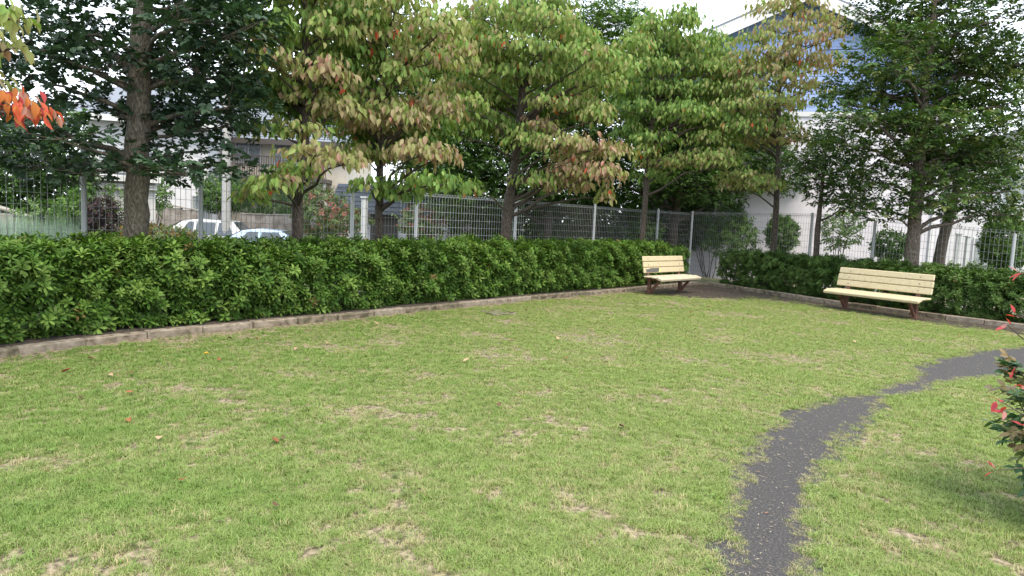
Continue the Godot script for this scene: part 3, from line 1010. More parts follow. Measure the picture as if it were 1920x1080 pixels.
func make_litter():
	# straw bits and grit on the track and thin places
	var inst := Inst.new()
	var mb := MB.new()
	mb.leaf(Vector3(-0.5, 0, 0), Vector3.RIGHT, Vector3.UP, 1.0, 0.14, 0.05, 0.3)
	for k in 2600:
		var f := rng.randf() * (TRACK.size() - 1.01)
		var i := int(f)
		var c: Vector2 = TRACK[i][0].lerp(TRACK[i + 1][0], f - i)
		var p: Vector2 = c + Vector2(jit(0.32), jit(0.32))
		var a := rng.randf() * TAU
		var s := rng.randf_range(0.006, 0.03)
		var x := Vector3(cos(a), jit(0.15), sin(a)) * s
		inst.add(x, Vector3(0, s, 0), Vector3(-sin(a), 0, cos(a)) * s, Vector3(p.x, 0.017, p.y), Color(0.4, 0.34, 0.24) * rng.randf_range(0.4, 1.3))
	for k in 900:      # dead leaves and crumbs under the hedges and round the benches
		var s := rng.randf() * 14.0
		var r: Vector3 = along(KR, s, jit(0.3) - 0.25)[0] if k % 2 else along(KL, rng.randf() * 22.0, 0.17 + rng.randf() * 0.3 if k % 4 else -rng.randf() * 0.2)[0]
		var on: float = 0.11 if near_line(KL, Vector2(r.x, r.z)) < 0.6 and side_of(KL, Vector2(r.x, r.z)) < 0 else 0.02
		var a := rng.randf() * TAU
		var z := rng.randf_range(0.015, 0.045)
		inst.add(Vector3(cos(a), jit(0.2), sin(a)) * z, Vector3(0, z, 0), Vector3(-sin(a), 0, cos(a)) * z * 3.0, Vector3(r.x, on + 0.01, r.z), [Color(0.13, 0.08, 0.045), Color(0.22, 0.14, 0.08), Color(0.3, 0.17, 0.09)][rng.randi() % 3])
	for k in 1500:
		var p := Vector2(jit(6.0), -rng.randf_range(2.4, 12.0))
		if lawn_inside(p) < 0.05 or patch_noise.get_noise_2d(p.x * 2.4, p.y * 2.4) + 0.9 * patch_noise.get_noise_2d(p.x * 11.0 + 90.0, p.y * 11.0) < 0.12: continue
		var a := rng.randf() * TAU
		var z := rng.randf_range(0.008, 0.03)
		inst.add(Vector3(cos(a), jit(0.3), sin(a)) * z, Vector3(0, z, 0), Vector3(-sin(a), 0, cos(a)) * z * 4.0, Vector3(p.x, 0.016, p.y), [Color(0.05, 0.033, 0.024), Color(0.09, 0.055, 0.038), Color(0.2, 0.12, 0.08)][rng.randi() % 3])
	var o := inst.node("plant_litter", mb.mesh(M.litter), self)
	tag(o, "straw bits and brown crumbs on the bare track and along the kerbs", "litter", "", "stuff")
	# low broad-leaved weeds in the lawn, mostly beside the kerb
	var weeds := bunch(4)
	for k in 420:
		var p: Vector3 = along(KL, rng.randf_range(1.0, 9.0), -rng.randf() * rng.randf() * 1.6 - 0.05)[0] if k < 230 else Vector3(jit(3.2) - 1.0, 0, -rng.randf_range(2.6, 7.0))
		if k > 340: p = along(KR, rng.randf_range(1.0, 12.0), -rng.randf() * 0.5)[0]
		if track_edge(Vector2(p.x, p.z)) < 0.05: continue
		var a := rng.randf() * TAU
		var s := rng.randf_range(0.015, 0.034)
		weeds[rng.randi() % 4].add(Vector3(cos(a), 0, sin(a)) * s, Vector3(0, s * 0.7, 0), Vector3(-sin(a), 0, cos(a)) * s, p + Vector3(0, 0.02, 0), Color(0.15, 0.23, 0.055) * rng.randf_range(0.7, 1.2))
	var w := Node3D.new()
	w.name = "weeds"
	add_child(w)
	tag(w, "low broad-leaved weeds scattered in the lawn and along the kerb", "weeds", "", "stuff")
	spread("weed_rosettes", azalea_sprig, weeds, w)
	# fallen leaves, each where the photograph shows it
	var kinds := {"o": [Color(0.216, 0.0936, 0.0432), "curled orange-brown fallen leaf on the lawn", "orange-brown fallen leaves"], "t": [Color(0.3312, 0.2376, 0.144), "pale tan fallen leaf on the lawn", "tan fallen leaves"], "d": [Color(0.1152, 0.0648, 0.0432), "dark brown withered leaf on the lawn", "withered leaves"], "y": [Color(0.432, 0.3024, 0.0432), "small yellow fallen leaf on the lawn near the kerb", ""], "r": [Color(0.2736, 0.0432, 0.036), "small red fallen leaf on the lawn", "red fallen leaves"]}
	for l in [["t", 705, 612], ["t", 957, 643], ["t", 612, 648], ["o", 410, 680], ["y", 383, 669], ["t", 170, 678], ["t", 208, 710], ["d", 158, 750], ["o", 240, 743], ["o", 241, 796], ["o", 342, 913], ["o", 514, 834], ["d", 535, 832], ["d", 512, 962], ["t", 682, 823], ["o", 1063, 675], ["r", 125, 704], ["t", 300, 828], ["o", 245, 706], ["t", 988, 585], ["d", 676, 598], ["t", 1387, 580], ["t", 1428, 597], ["o", 1293, 589], ["o", 1802, 631], ["t", 1600, 645], ["o", 1331, 579], ["t", 1378, 548], ["o", 1392, 551], ["t", 1044, 639], ["t", 875, 682], ["o", 480, 640], ["t", 555, 660], ["d", 1138, 685], ["t", 1250, 571], ["d", 1170, 808], ["d", 430, 640], ["t", 1508, 588], ["t", 1557, 585], ["d", 935, 765]]:
		var info: Array = kinds[l[0]]
		var p := gp(l[1], l[2])
		var fb := MB.new()
		var a := rng.randf() * TAU
		var d := Vector3(cos(a), 0.12, sin(a)).normalized()
		fb.col = (info[0] as Color) * rng.randf_range(0.8, 1.2)
		fb.leaf(-d * 0.045, d, (Vector3.UP + rvec() * 0.35).normalized(), (0.045 if l[0] == "d" else 0.068) + jit(0.02), 0.045, rng.randf_range(-0.4, 0.3), rng.randf_range(0.2, 0.8))
		var o2 := part("fallen_leaf", fb, M.litter, self)
		o2.position = p + Vector3(0, 0.035, 0)
		tag(o2, info[1], "leaf", info[2])

# ---------------------------------------------------------------- buildings and street
func wall_box(mb: MB, a: Vector3, b: Vector3, bevel := 0.0):
	mb.box(Transform3D(Basis(), (a + b) * 0.5), (b - a).abs(), bevel)

func piece(called: String, a: Vector3, b: Vector3, m: Material, parent: Node, bevel := 0.0) -> MeshInstance3D:
	var mb := MB.new()
	wall_box(mb, a, b, bevel)
	return part(called, mb, m, parent)

func window(parent: Node, x0: float, x1: float, y0: float, y1: float, z: float, mullions := 1, frame: Material = null):
	# set on a wall whose face is at z and looks to +z
	if frame == null: frame = M.aluminium
	var fb := MB.new()
	var w := 0.05
	wall_box(fb, Vector3(x0, y0, z + 0.003), Vector3(x0 + w, y1, z + 0.07))
	wall_box(fb, Vector3(x1 - w, y0, z + 0.003), Vector3(x1, y1, z + 0.07))
	wall_box(fb, Vector3(x0 + w, y0, z + 0.003), Vector3(x1 - w, y0 + w, z + 0.068))
	wall_box(fb, Vector3(x0 + w, y1 - w, z + 0.003), Vector3(x1 - w, y1, z + 0.068))
	for k in mullions:
		var x := lerpf(x0, x1, (k + 1.0) / (mullions + 1.0))
		wall_box(fb, Vector3(x - 0.025, y0 + w, z + 0.003), Vector3(x + 0.025, y1 - w, z + 0.064))
	var f := part("window", fb, frame, parent)
	piece("dark_room", Vector3(x0 + w, y0 + w, z + 0.002), Vector3(x1 - w, y1 - w, z + 0.012), M.interior, f)
	piece("curtain", Vector3(x0 + w, y0 + w, z + 0.014), Vector3(lerpf(x0, x1, 0.42), y1 - w, z + 0.022), M.curtain, f)
	for k in mullions + 1:
		var a := lerpf(x0 + w, x1 - w, float(k) / (mullions + 1.0)) + 0.02
		var b := lerpf(x0 + w, x1 - w, (k + 1.0) / (mullions + 1.0)) - 0.02
		piece("pane", Vector3(a, y0 + w, z + 0.04), Vector3(b, y1 - w, z + 0.046), M.window_glass, f)
	piece("sill", Vector3(x0 - 0.04, y0 - 0.04, z + 0.003), Vector3(x1 + 0.04, y0 - 0.001, z + 0.11), frame, f)

func gable_roof(parent: Node, x0: float, x1: float, z0: float, z1: float, eave: float, ridge: float, over: float, along_x: bool, thick := 0.16) -> MeshInstance3D:
	# two slabs meeting at the ridge
	var mb := MB.new()
	for s in [-1.0, 1.0]:
		var low: Array
		var high: Array
		if along_x:
			var zc := (z0 + z1) * 0.5
			var hw := (z1 - z0) * 0.5
			var e := eave - (ridge - eave) / hw * over
			low = [Vector3(x0 - over, e, zc + s * (hw + over)), Vector3(x1 + over, e, zc + s * (hw + over))]
			high = [Vector3(x0 - over, ridge, zc), Vector3(x1 + over, ridge, zc)]
		else:
			var xc := (x0 + x1) * 0.5
			var hw := (x1 - x0) * 0.5
			var e := eave - (ridge - eave) / hw * over
			low = [Vector3(xc + s * (hw + over), e, z1 + over), Vector3(xc + s * (hw + over), e, z0 - over)]
			high = [Vector3(xc, ridge, z1 + over), Vector3(xc, ridge, z0 - over)]
		var up := Vector3.UP * thick
		var mid: Vector3 = (low[0] + low[1] + high[0] + high[1]) * 0.25 + up * 0.5
		mb.flat([low[0] + up, low[1] + up, high[1] + up, high[0] + up], mid)
		mb.flat([low[0], low[1], high[1], high[0]], mid)
		mb.flat([low[0], low[1], low[1] + up, low[0] + up], mid)
		mb.flat([low[0], high[0], high[0] + up, low[0] + up], mid)
		mb.flat([low[1], high[1], high[1] + up, low[1] + up], mid)
	return part("roof", mb, M.roof_tile, parent)

func tile_rows(roof: Node, x0: float, x1: float, low: Vector2, high: Vector2, rows: int):
	# courses of tiles on a slope that faces +z: low and high are (y, z)
	for k in rows:
		var a := low.lerp(high, float(k) / rows)
		var b := low.lerp(high, (k + 1.0) / rows)
		var mb := MB.new()
		mb.bar(Vector3((x0 + x1) * 0.5, a.x + 0.03, a.y), Vector3((x0 + x1) * 0.5, b.x + 0.006, b.y), x1 - x0, 0.03, 0.004, Vector3.UP)
		part("tile_course", mb, M.roof_tile, roof)

func prism_gable(parent: Node, called: String, x0: float, x1: float, base: float, eave: float, ridge: float, z0: float, z1: float, m: Material):
	var xc := (x0 + x1) * 0.5
	var mb := MB.new()
	var f := [Vector3(x0, base, z1), Vector3(x1, base, z1), Vector3(x1, eave, z1), Vector3(xc, ridge, z1), Vector3(x0, eave, z1)]
	var b := []
	for p in f: b.append(Vector3(p.x, p.y, z0))
	mb.poly(f, Vector3(0, 0, 1))
	mb.poly(b, Vector3(0, 0, -1))
	for k in 5:
		var mid := Vector3(xc, base + 0.5, (z0 + z1) * 0.5)
		mb.flat([f[k], f[(k + 1) % 5], b[(k + 1) % 5], b[k]], mid)
	part(called, mb, m, parent)

func make_houses():
	var g := -0.5
	# --- house with the blue gable on the right, its gable end towards the park
	var depth := 25.0
	var m := depth / FOCAL
	var apex := at(1508, -10, depth)
	var yaw := -0.2
	var h := thing("house", "tall house with pale blue boarded gable over a white lower storey", "house", Vector3(apex.x, g, -depth), yaw)
	var ridge := apex.y - g
	var half := 5.0
	var eave := ridge - half * 0.44
	var split := at(1560, 213, depth).y - g
	prism_gable(h, "upper_wall", -half, half, split, eave, ridge - 0.02, -9.0, 0.0, M.blue_board)
	piece("lower_wall", Vector3(-half, 0, -9.0), Vector3(half, split - 0.002, 0.01), M.lilac_wall, h)
	var y := split + 0.02
	while y < ridge - 0.25:       # lapped boards of the gable
		var w := half if y + 0.2 < eave else half * (ridge - y - 0.2) / (ridge - eave)
		var mb := MB.new()
		mb.box(Transform3D(Basis(Vector3.RIGHT, -0.07), Vector3(0, y + 0.1, 0.025)), Vector3(w * 2.0 - 0.02, 0.205, 0.022), 0.003)
		part("siding_board", mb, M.blue_board, h)
		y += 0.2
	piece("band", Vector3(-half - 0.02, split - 0.16, 0.012), Vector3(half + 0.02, split + 0.01, 0.06), M.fascia, h)
	gable_roof(h, -half, half, -9.0, 0.0, eave, ridge, 0.65, false, 0.1)
	for s in [-1.0, 1.0]:         # white barge boards along the verge
		var mb := MB.new()
		var e := eave - 0.44 * 0.65
		mb.bar(Vector3(s * (half + 0.65), e - 0.22, 0.66), Vector3(s * 0.01, ridge - 0.2, 0.66), 0.38, 0.06, 0.004, Vector3(0, 0, 1))
		part("barge_board", mb, M.fascia, h)
		var so := MB.new()
		so.flat([Vector3(s * (half + 0.6), e - 0.02, 0.02), Vector3(0, ridge - 0.04, 0.02), Vector3(0, ridge - 0.04, 0.64), Vector3(s * (half + 0.6), e - 0.02, 0.64)], Vector3(0, 100, 0))
		part("soffit", so, M.fascia, h)
	var cb := MB.new()
	var line := []
	var rad := []
	for k in 13:
		var f := k / 12.0
		line.append(Vector3(0.6, split + 2.1, 0.06).lerp(Vector3(14.0, split + 3.3, 3.0), f) - Vector3(0, 0.5 * sin(f * PI), 0)); rad.append(0.018)
	cb.tube(line, rad, 5)
	part("service_cable", cb, M.cable, h)
	piece("gutter_pipe", Vector3(half - 0.3, 0, 0.015), Vector3(half - 0.22, split - 0.2, 0.09), M.fascia, h, 0.01)
	# --- cream house further right behind the oak
	var q := at(1990, 470, 27.0)
	var h2 := thing("house", "cream two-storey house half hidden behind the broad green tree", "house", Vector3(q.x, g, -27.0), -0.3)
	prism_gable(h2, "wall", -4.0, 4.0, 0.0, 5.4, 6.9, -8.0, 0.0, M.white_wall)
	gable_roof(h2, -4.0, 4.0, -8.0, 0.0, 5.4, 6.92, 0.5, false)
	window(h2, -3.0, -1.4, 0.9, 2.1, 0.002)
	window(h2, -3.0, -1.4, 3.5, 4.7, 0.002)
	# --- beige house with a balcony
	depth = 38.0
	q = at(372, 300, depth)
	var h3 := thing("house", "beige two-storey house with dark balcony rail and grey tiled roof", "house", Vector3(q.x, g, -depth), 0.04)
	var e3 := at(500, 258, depth).y - g
	piece("wall", Vector3(0, 0, -8), Vector3(8.0, e3, 0), M.beige_wall, h3)
	var r3 := gable_roof(h3, 0, 8.0, -8, 0, e3, e3 + 1.9, 0.7, true)
	tile_rows(r3, -0.68, 8.68, Vector2(e3 - 0.33 + 0.16, 0.7), Vector2(e3 + 1.9 + 0.16, -4.0), 14)
	piece("fascia_board", Vector3(-0.7, e3 - 0.4, 0.705), Vector3(8.7, e3 - 0.12, 0.74), M.dark_trim, r3)
	var rail := at(500, 296, depth).y - g
	var deck := rail - 1.05
	window(h3, 2.0, 3.35, deck + 0.75, deck + 2.0, 0.0)
	window(h3, 4.05, 6.05, deck + 0.1, deck + 1.95, 0.0)
	piece("shutter_panel", Vector3(6.1, deck + 0.1, 0.002), Vector3(6.75, deck + 1.95, 0.09), M.brown_panel, h3)
	piece("shutter_panel", Vector3(1.05, deck + 0.6, 0.002), Vector3(1.65, deck + 1.95, 0.09), M.brown_panel, h3)
	var bal := piece("balcony", Vector3(1.6, deck - 0.2, 0.002), Vector3(7.2, deck, 1.3), M.dark_trim, h3)
	var bars := MB.new()
	for k in 45:
		var x := 1.65 + k * 0.124
		wall_box(bars, Vector3(x, deck + 0.06, 1.22), Vector3(x + 0.03, rail - 0.03, 1.25))
	part("balusters", bars, M.dark_trim, bal).set_meta("kind", "stuff")
	piece("handrail", Vector3(1.6, rail - 0.03, 1.2), Vector3(7.2, rail + 0.03, 1.27), M.dark_trim, bal)
	piece("toe_rail", Vector3(1.6, deck + 0.03, 1.21), Vector3(7.2, deck + 0.06, 1.26), M.dark_trim, bal)
	for x in [1.75, 4.4, 7.0]:
		piece("column", Vector3(x, 0, 1.1), Vector3(x + 0.13, deck - 0.2, 1.23), M.concrete_pole, h3)
	piece("sliding_door", Vector3(3.2, 0.2, 0.002), Vector3(6.6, 2.2, 0.05), M.interior, h3)
	for x in [3.2, 4.3, 5.4, 6.5]:
		piece("door_stile", Vector3(x, 0.2, 0.052), Vector3(x + 0.07, 2.2, 0.09), M.aluminium, h3)
	# --- white house on the left with a grey roof
	depth = 31.0
	q = at(165, 300, depth)
	var h4 := thing("house", "white house with grey gable roof behind the dark broad-leaved tree", "house", Vector3(q.x, g, -depth), 0.3)
	var e4 := at(280, 215, depth).y - g
	piece("wall", Vector3(0, 0, -8), Vector3(4.9, e4, 0), M.white_wall, h4)
	gable_roof(h4, 0, 4.9, -8, 0, e4, e4 + 1.6, 0.6, true)
	piece("fascia_board", Vector3(-0.6, e4 - 0.36, 0.605), Vector3(5.5, e4 - 0.1, 0.64), M.fascia, h4)
	window(h4, 1.2, 2.6, 3.4, 4.5, 0.0)
	window(h4, 4.2, 4.7, 1.6, 2.5, 0.0, 0)
	window(h4, 0.4, 0.9, 3.5, 4.4, 0.0, 0)
	# --- low white garage with a shutter door
	depth = 21.0
	q = at(152, 400, depth)
	var h5 := thing("garage", "low white garage with flat roof and pale shutter door", "garage", Vector3(q.x, g, -depth), 0.52)
	var top5 := at(190, 338, depth).y - g
	piece("wall", Vector3(0, 0, -2.6), Vector3(2.0, top5, 0), M.white_wall, h5)
	piece("roof_slab", Vector3(-0.15, top5 + 0.001, -2.7), Vector3(2.15, top5 + 0.18, 0.3), M.fascia, h5, 0.01)
	piece("cornice", Vector3(-0.05, top5 - 0.22, 0.002), Vector3(2.05, top5 - 0.06, 0.16), M.fascia, h5, 0.01)
	var door := piece("shutter_door", Vector3(0.75, 0, 0.002), Vector3(1.85, top5 - 0.45, 0.03), M.shutter, h5)
	for k in 9:
		piece("shutter_slat", Vector3(0.77, 0.03 + k * 0.19, 0.031), Vector3(1.83, 0.2 + k * 0.19, 0.045), M.shutter, door, 0.004)
	piece("gate_pillar", Vector3(-0.35, 0, -0.2), Vector3(-0.02, top5 - 0.3, 0.15), M.white_wall, h5, 0.01)
	# --- garden walls
	for w in [[452, 402, 640, 408, 28.5, "weathered tan concrete garden wall beside the parked cars"], [286, 380, 378, 397, 28.8, "sloping grey garden wall left of the utility pole"], [-60, 372, 60, 410, 17.0, "pale sloping coping wall beside the blue-grey grass"]]:
		var a := at(w[0], w[1], w[4])
		var b := at(w[2], w[3], w[4] - 0.3)
		var o := thing("garden_wall", w[5], "wall", Vector3(a.x, g, a.z))
		var n := maxi(2, int(a.distance_to(b) / 0.42))
		for k in n:             # block columns with three courses
			var f0 := float(k) / n
			var f1 := (k + 1.0) / n
			var p0: Vector3 = a.lerp(b, f0) - o.position
			var p1: Vector3 = a.lerp(b, f1) - o.position
			var tall := minf(p0.y, p1.y)
			var courses := maxi(3, int(tall / 0.3))
			for c in courses:
				var mb := MB.new()
				var y0 := tall * c / courses
				var y1 := tall * (c + 1.0) / courses
				mb.bar(Vector3(p0.x, (y0 + y1) * 0.5, p0.z) + (p1 - p0).normalized() * 0.004, Vector3(p1.x, (y0 + y1) * 0.5, p1.z) - (p1 - p0).normalized() * 0.004, 0.15, y1 - y0 - 0.008, 0.004)
				part("block", mb, M.block_wall, o)
		var cap := MB.new()
		var n0: Vector3 = a - o.position
		var n1: Vector3 = b - o.position
		cap.bar(n0 + Vector3(0, 0.03, 0), n1 + Vector3(0, 0.03, 0), 0.2, 0.05, 0.01)
		part("coping", cap, M.block_wall, o)
	# --- small tiled gate roof
	depth = 25.0
	q = at(660, 400, depth)
	var gt := thing("gatehouse", "small gate with grey tiled roof and pale walls behind the flowering shrub", "gate", Vector3(q.x, g, -depth), -0.1)
	var ge := at(660, 378, depth).y - g
	piece("wall", Vector3(-0.1, 0, -1.2), Vector3(3.6, ge, 0), M.lilac_wall, gt)
	var gr := gable_roof(gt, -0.3, 3.8, -1.2, 0, ge, ge + 0.55, 0.45, true, 0.08)
	tile_rows(gr, -0.74, 4.24, Vector2(ge - 0.41 + 0.08, 0.45), Vector2(ge + 0.55 + 0.08, -0.6), 6)
	piece("doorway", Vector3(0.7, 0, 0.002), Vector3(1.7, ge - 0.35, 0.04), M.dark_trim, gt)
	piece("window_panel", Vector3(2.2, 0.8, 0.002), Vector3(3.0, ge - 0.35, 0.05), M.interior, gt)
	# --- gate posts and little panels behind the fence
	for w in [[876, 392, 24.0, 0.3, "pale square gate post behind the white fence"], [1176, 422, 25.0, 0.28, "pale stump of a gate post in front of the dark trees"], [684, 372, 16.5, 0.12, "thin white post standing just behind the fence"], [1798, 440, 19.5, 0.12, "white post before the pale wall, beside the leaning trunk"], [1815, 445, 19.8, 0.1, "slender white post before the pale wall"]]:
		var a := at(w[0], w[1], w[2])
		var o := thing("gate_post", w[4], "post", Vector3(a.x, far_drop(Vector2(a.x, a.z)), a.z), jit(0.3))
		var wd: float = w[3] * 0.5
		piece("shaft", Vector3(-wd, 0, -wd), Vector3(wd, a.y - o.position.y, wd), M.concrete_pole if w[3] > 0.2 else M.white_post, o, 0.01)
		piece("cap", Vector3(-wd - 0.02, a.y - o.position.y + 0.001, -wd - 0.02), Vector3(wd + 0.02, a.y - o.position.y + 0.04, wd + 0.02), M.concrete_pole if w[3] > 0.2 else M.white_post, o, 0.008)

func make_street():
	var rd := MB.new()
	rd.poly([Vector3(-45, -0.515, -30.5), Vector3(6, -0.515, -30.5), Vector3(6, -0.515, -25.2), Vector3(-45, -0.515, -24.2)], Vector3.UP)
	structure("street", rd, M.asphalt)
	# utility pole with cross arm and cables
	var a := at(424, 404, 26.5)
	var p := thing("utility_pole", "pale concrete utility pole rising beside the parked white car", "pole", Vector3(a.x, -0.5, a.z))
	var mb := MB.new()
	mb.tube([Vector3(0, 0, 0), Vector3(0, 4, 0), Vector3(0, 9.5, 0)], [0.165, 0.15, 0.115], 18)
	part("shaft", mb, M.concrete_pole, p)
	piece("cross_arm", Vector3(-0.8, 8.7, 0.13), Vector3(0.8, 8.8, 0.22), M.galvanised, p, 0.005)
	for k in 12:
		var step_bolts := MB.new()
		step_bolts.bar(Vector3(0.1, 2.4 + k * 0.45, 0), Vector3(0.1 * (1 if k % 2 else -1) + 0.12 * (1 if k % 2 else -1), 2.4 + k * 0.45, 0), 0.016, 0.016)
		part("step_bolt", step_bolts, M.galvanised, p)
	for k in 4:
		var y := 8.85 - (0.0 if k < 2 else 1.1 + 0.3 * k)
		var x0 := -0.7 if k == 0 else (0.7 if k == 1 else 0.0)
		var cb := MB.new()
		var pts := []
		for j in 13:
			var f := j / 12.0
			pts.append(Vector3(lerpf(-30, x0 + 28, f), y - 1.0 * (1.0 - pow(absf(f * 2.0 - 1.0), 2.0)) * 0.6 + 0.3 * k * f, lerpf(3.0, -3.0, f) + 0.3 * k))
		var rad := []
		for j in 13: rad.append(0.014)
		cb.tube(pts, rad, 5)
		part("cable", cb, M.cable, p)
	car("station wagon", "white station wagon with roof higher than the hedge, parked on the street", at(366, 420, 27.0), 0.08, M.car_white, [[-2.2, 0.62], [-2.1, 0.82], [-1.05, 0.98], [-0.25, 1.46], [0.3, 1.53], [1.55, 1.5], [2.1, 0.98], [2.2, 0.6]])
	car("sedan", "pale blue car parked behind the white station wagon", at(488, 436, 24.6), 0.1, M.car_blue, [[-2.15, 0.55], [-2.05, 0.74], [-1.1, 0.88], [-0.45, 1.26], [0.1, 1.33], [0.8, 1.29], [1.55, 0.93], [2.05, 0.88], [2.15, 0.55]])

func car(_kind: String, label: String, where: Vector3, yaw: float, paint: Material, prof: Array):
	var t := thing("parked_car", label, "car", Vector3(where.x, -0.51, where.z), yaw, "cars parked on the street")
	# body shell: sections along the length, sides turning in towards the roof
	var mb := MB.new()
	var rows := []
	var fine := []
	for k in prof.size() - 1:
		for j in 4:
			var f := j / 4.0
			fine.append([lerpf(prof[k][0], prof[k + 1][0], f), lerpf(prof[k][1], prof[k + 1][1], f)])
	fine.append(prof[-1])
	for p in fine:
		var x: float = p[0]
		var h: float = p[1]
		var belt := minf(h, 0.92)
		var nose := 1.0 - 0.12 * pow(absf(x) / 2.2, 4.0)
		var w := 0.83 * nose
		var wt := w - 0.26 * clampf((h - 0.92) / 0.55, 0.0, 1.0)
		var sec := [Vector2(-w * 0.92, 0.22), Vector2(-w, 0.42), Vector2(-w, belt * 0.92), Vector2(-w * 0.97, belt), Vector2(-wt, h - 0.05), Vector2(-wt * 0.86, h), Vector2(0, h + 0.02), Vector2(wt * 0.86, h), Vector2(wt, h - 0.05), Vector2(w * 0.97, belt), Vector2(w, belt * 0.92), Vector2(w, 0.42), Vector2(w * 0.92, 0.22)]
		var row := []
		for q in sec.size():
			var tg: Vector2 = sec[mini(q + 1, sec.size() - 1)] - sec[maxi(q - 1, 0)]
			var nn := Vector3(0, tg.x, -tg.y).normalized()
			if nn.dot(Vector3(0, sec[q].y - 0.6, sec[q].x)) < 0: nn = -nn
			row.append(mb.vert(Vector3(x, sec[q].y, sec[q].x), nn))
		if rows.size():
			var pr: Array = rows[-1]
			for q in row.size() - 1:
				mb.face(pr[q], row[q], row[q + 1]); mb.face(pr[q], row[q + 1], pr[q + 1])
		rows.append(row)
	for e in [0, rows.size() - 1]:
		var pts := []
		for i in rows[e]: pts.append(mb.v[i])
		mb.poly(pts, Vector3(-1 if e == 0 else 1, 0, 0))
	part("body", mb, paint, t)
	# glass: windscreen, rear window and side windows, a little proud of the shell
	var top_i := 0
	for k in prof.size(): if prof[k][1] > prof[top_i][1]: top_i = k
	var a := Vector2(prof[2][0], prof[2][1]); var b := Vector2(prof[3][0], prof[3][1])
	var rear_a := Vector2(prof[top_i + 1][0], prof[top_i + 1][1]); var rear_b := Vector2(prof[top_i + 2][0], prof[top_i + 2][1])
	for s in [[a, b, "windscreen", -1.0], [rear_b, rear_a, "rear_window", 1.0]]:
		var lo: Vector2 = s[0].lerp(s[1], 0.1)
		var hi: Vector2 = s[0].lerp(s[1], 0.92)
		var nn := Vector3(s[3] * absf(hi.y - lo.y), absf(hi.x - lo.x), 0).normalized()
		var gb := MB.new()
		gb.poly([Vector3(lo.x, lo.y, -0.7) + nn * 0.03, Vector3(lo.x, lo.y, 0.7) + nn * 0.03, Vector3(hi.x, hi.y, 0.5) + nn * 0.03, Vector3(hi.x, hi.y, -0.5) + nn * 0.03], nn)
		part(s[2], gb, M.car_glass, t)
	var roof_h: float = prof[top_i][1]
	for sd in [-1.0, 1.0]:
		var spans := [[a.x + 0.75, 0.2], [0.28, 1.0], [1.08, rear_b.x - 0.42]] if rear_b.x > 1.8 else [[a.x + 0.6, 0.12], [0.2, rear_b.x - 0.55]]
		for w in spans:
			var gb := MB.new()
			var z0: float = sd * 0.815
			var z1: float = sd * (0.83 - 0.26 * clampf((roof_h - 0.92) / 0.55, 0, 1) + 0.035)
			var in0: float = 0.28 if w == spans[0] else 0.02
			var in1: float = 0.22 if w == spans[-1] else 0.02
			gb.flat([Vector3(w[0], 0.96, z0), Vector3(w[1], 0.96, z0), Vector3(w[1] - in1, roof_h - 0.1, z1), Vector3(w[0] + in0, roof_h - 0.1, z1)], Vector3(w[0], 0.9, 0))
			part("side_window", gb, M.car_glass, t)
		for x in [-1.35, 1.35]:
			var wb := MB.new()
			wb.tube([Vector3(x, 0.31, sd * 0.66), Vector3(x, 0.31, sd * 0.75), Vector3(x, 0.31, sd * 0.84)], [0.31, 0.31, 0.29], 20)
			var wheel := part("wheel", wb, M.tyre, t)
			var rb := MB.new()
			rb.tube([Vector3(x, 0.31, sd * 0.835), Vector3(x, 0.31, sd * 0.845), Vector3(x, 0.31, sd * 0.855)], [0.2, 0.19, 0.12], 16)
			part("rim", rb, M.rim, wheel)
		piece("tail_lamp", Vector3(prof[-1][0] - 0.06, 0.62, sd * 0.62 - 0.08), Vector3(prof[-1][0] + 0.01, 0.8, sd * 0.62 + 0.08), M.car_lamp, t, 0.02)
		piece("door_mirror", Vector3(a.x + 0.55, 0.93, sd * 0.94 - 0.09), Vector3(a.x + 0.68, 1.07, sd * 0.94 + 0.09), paint, t, 0.03)

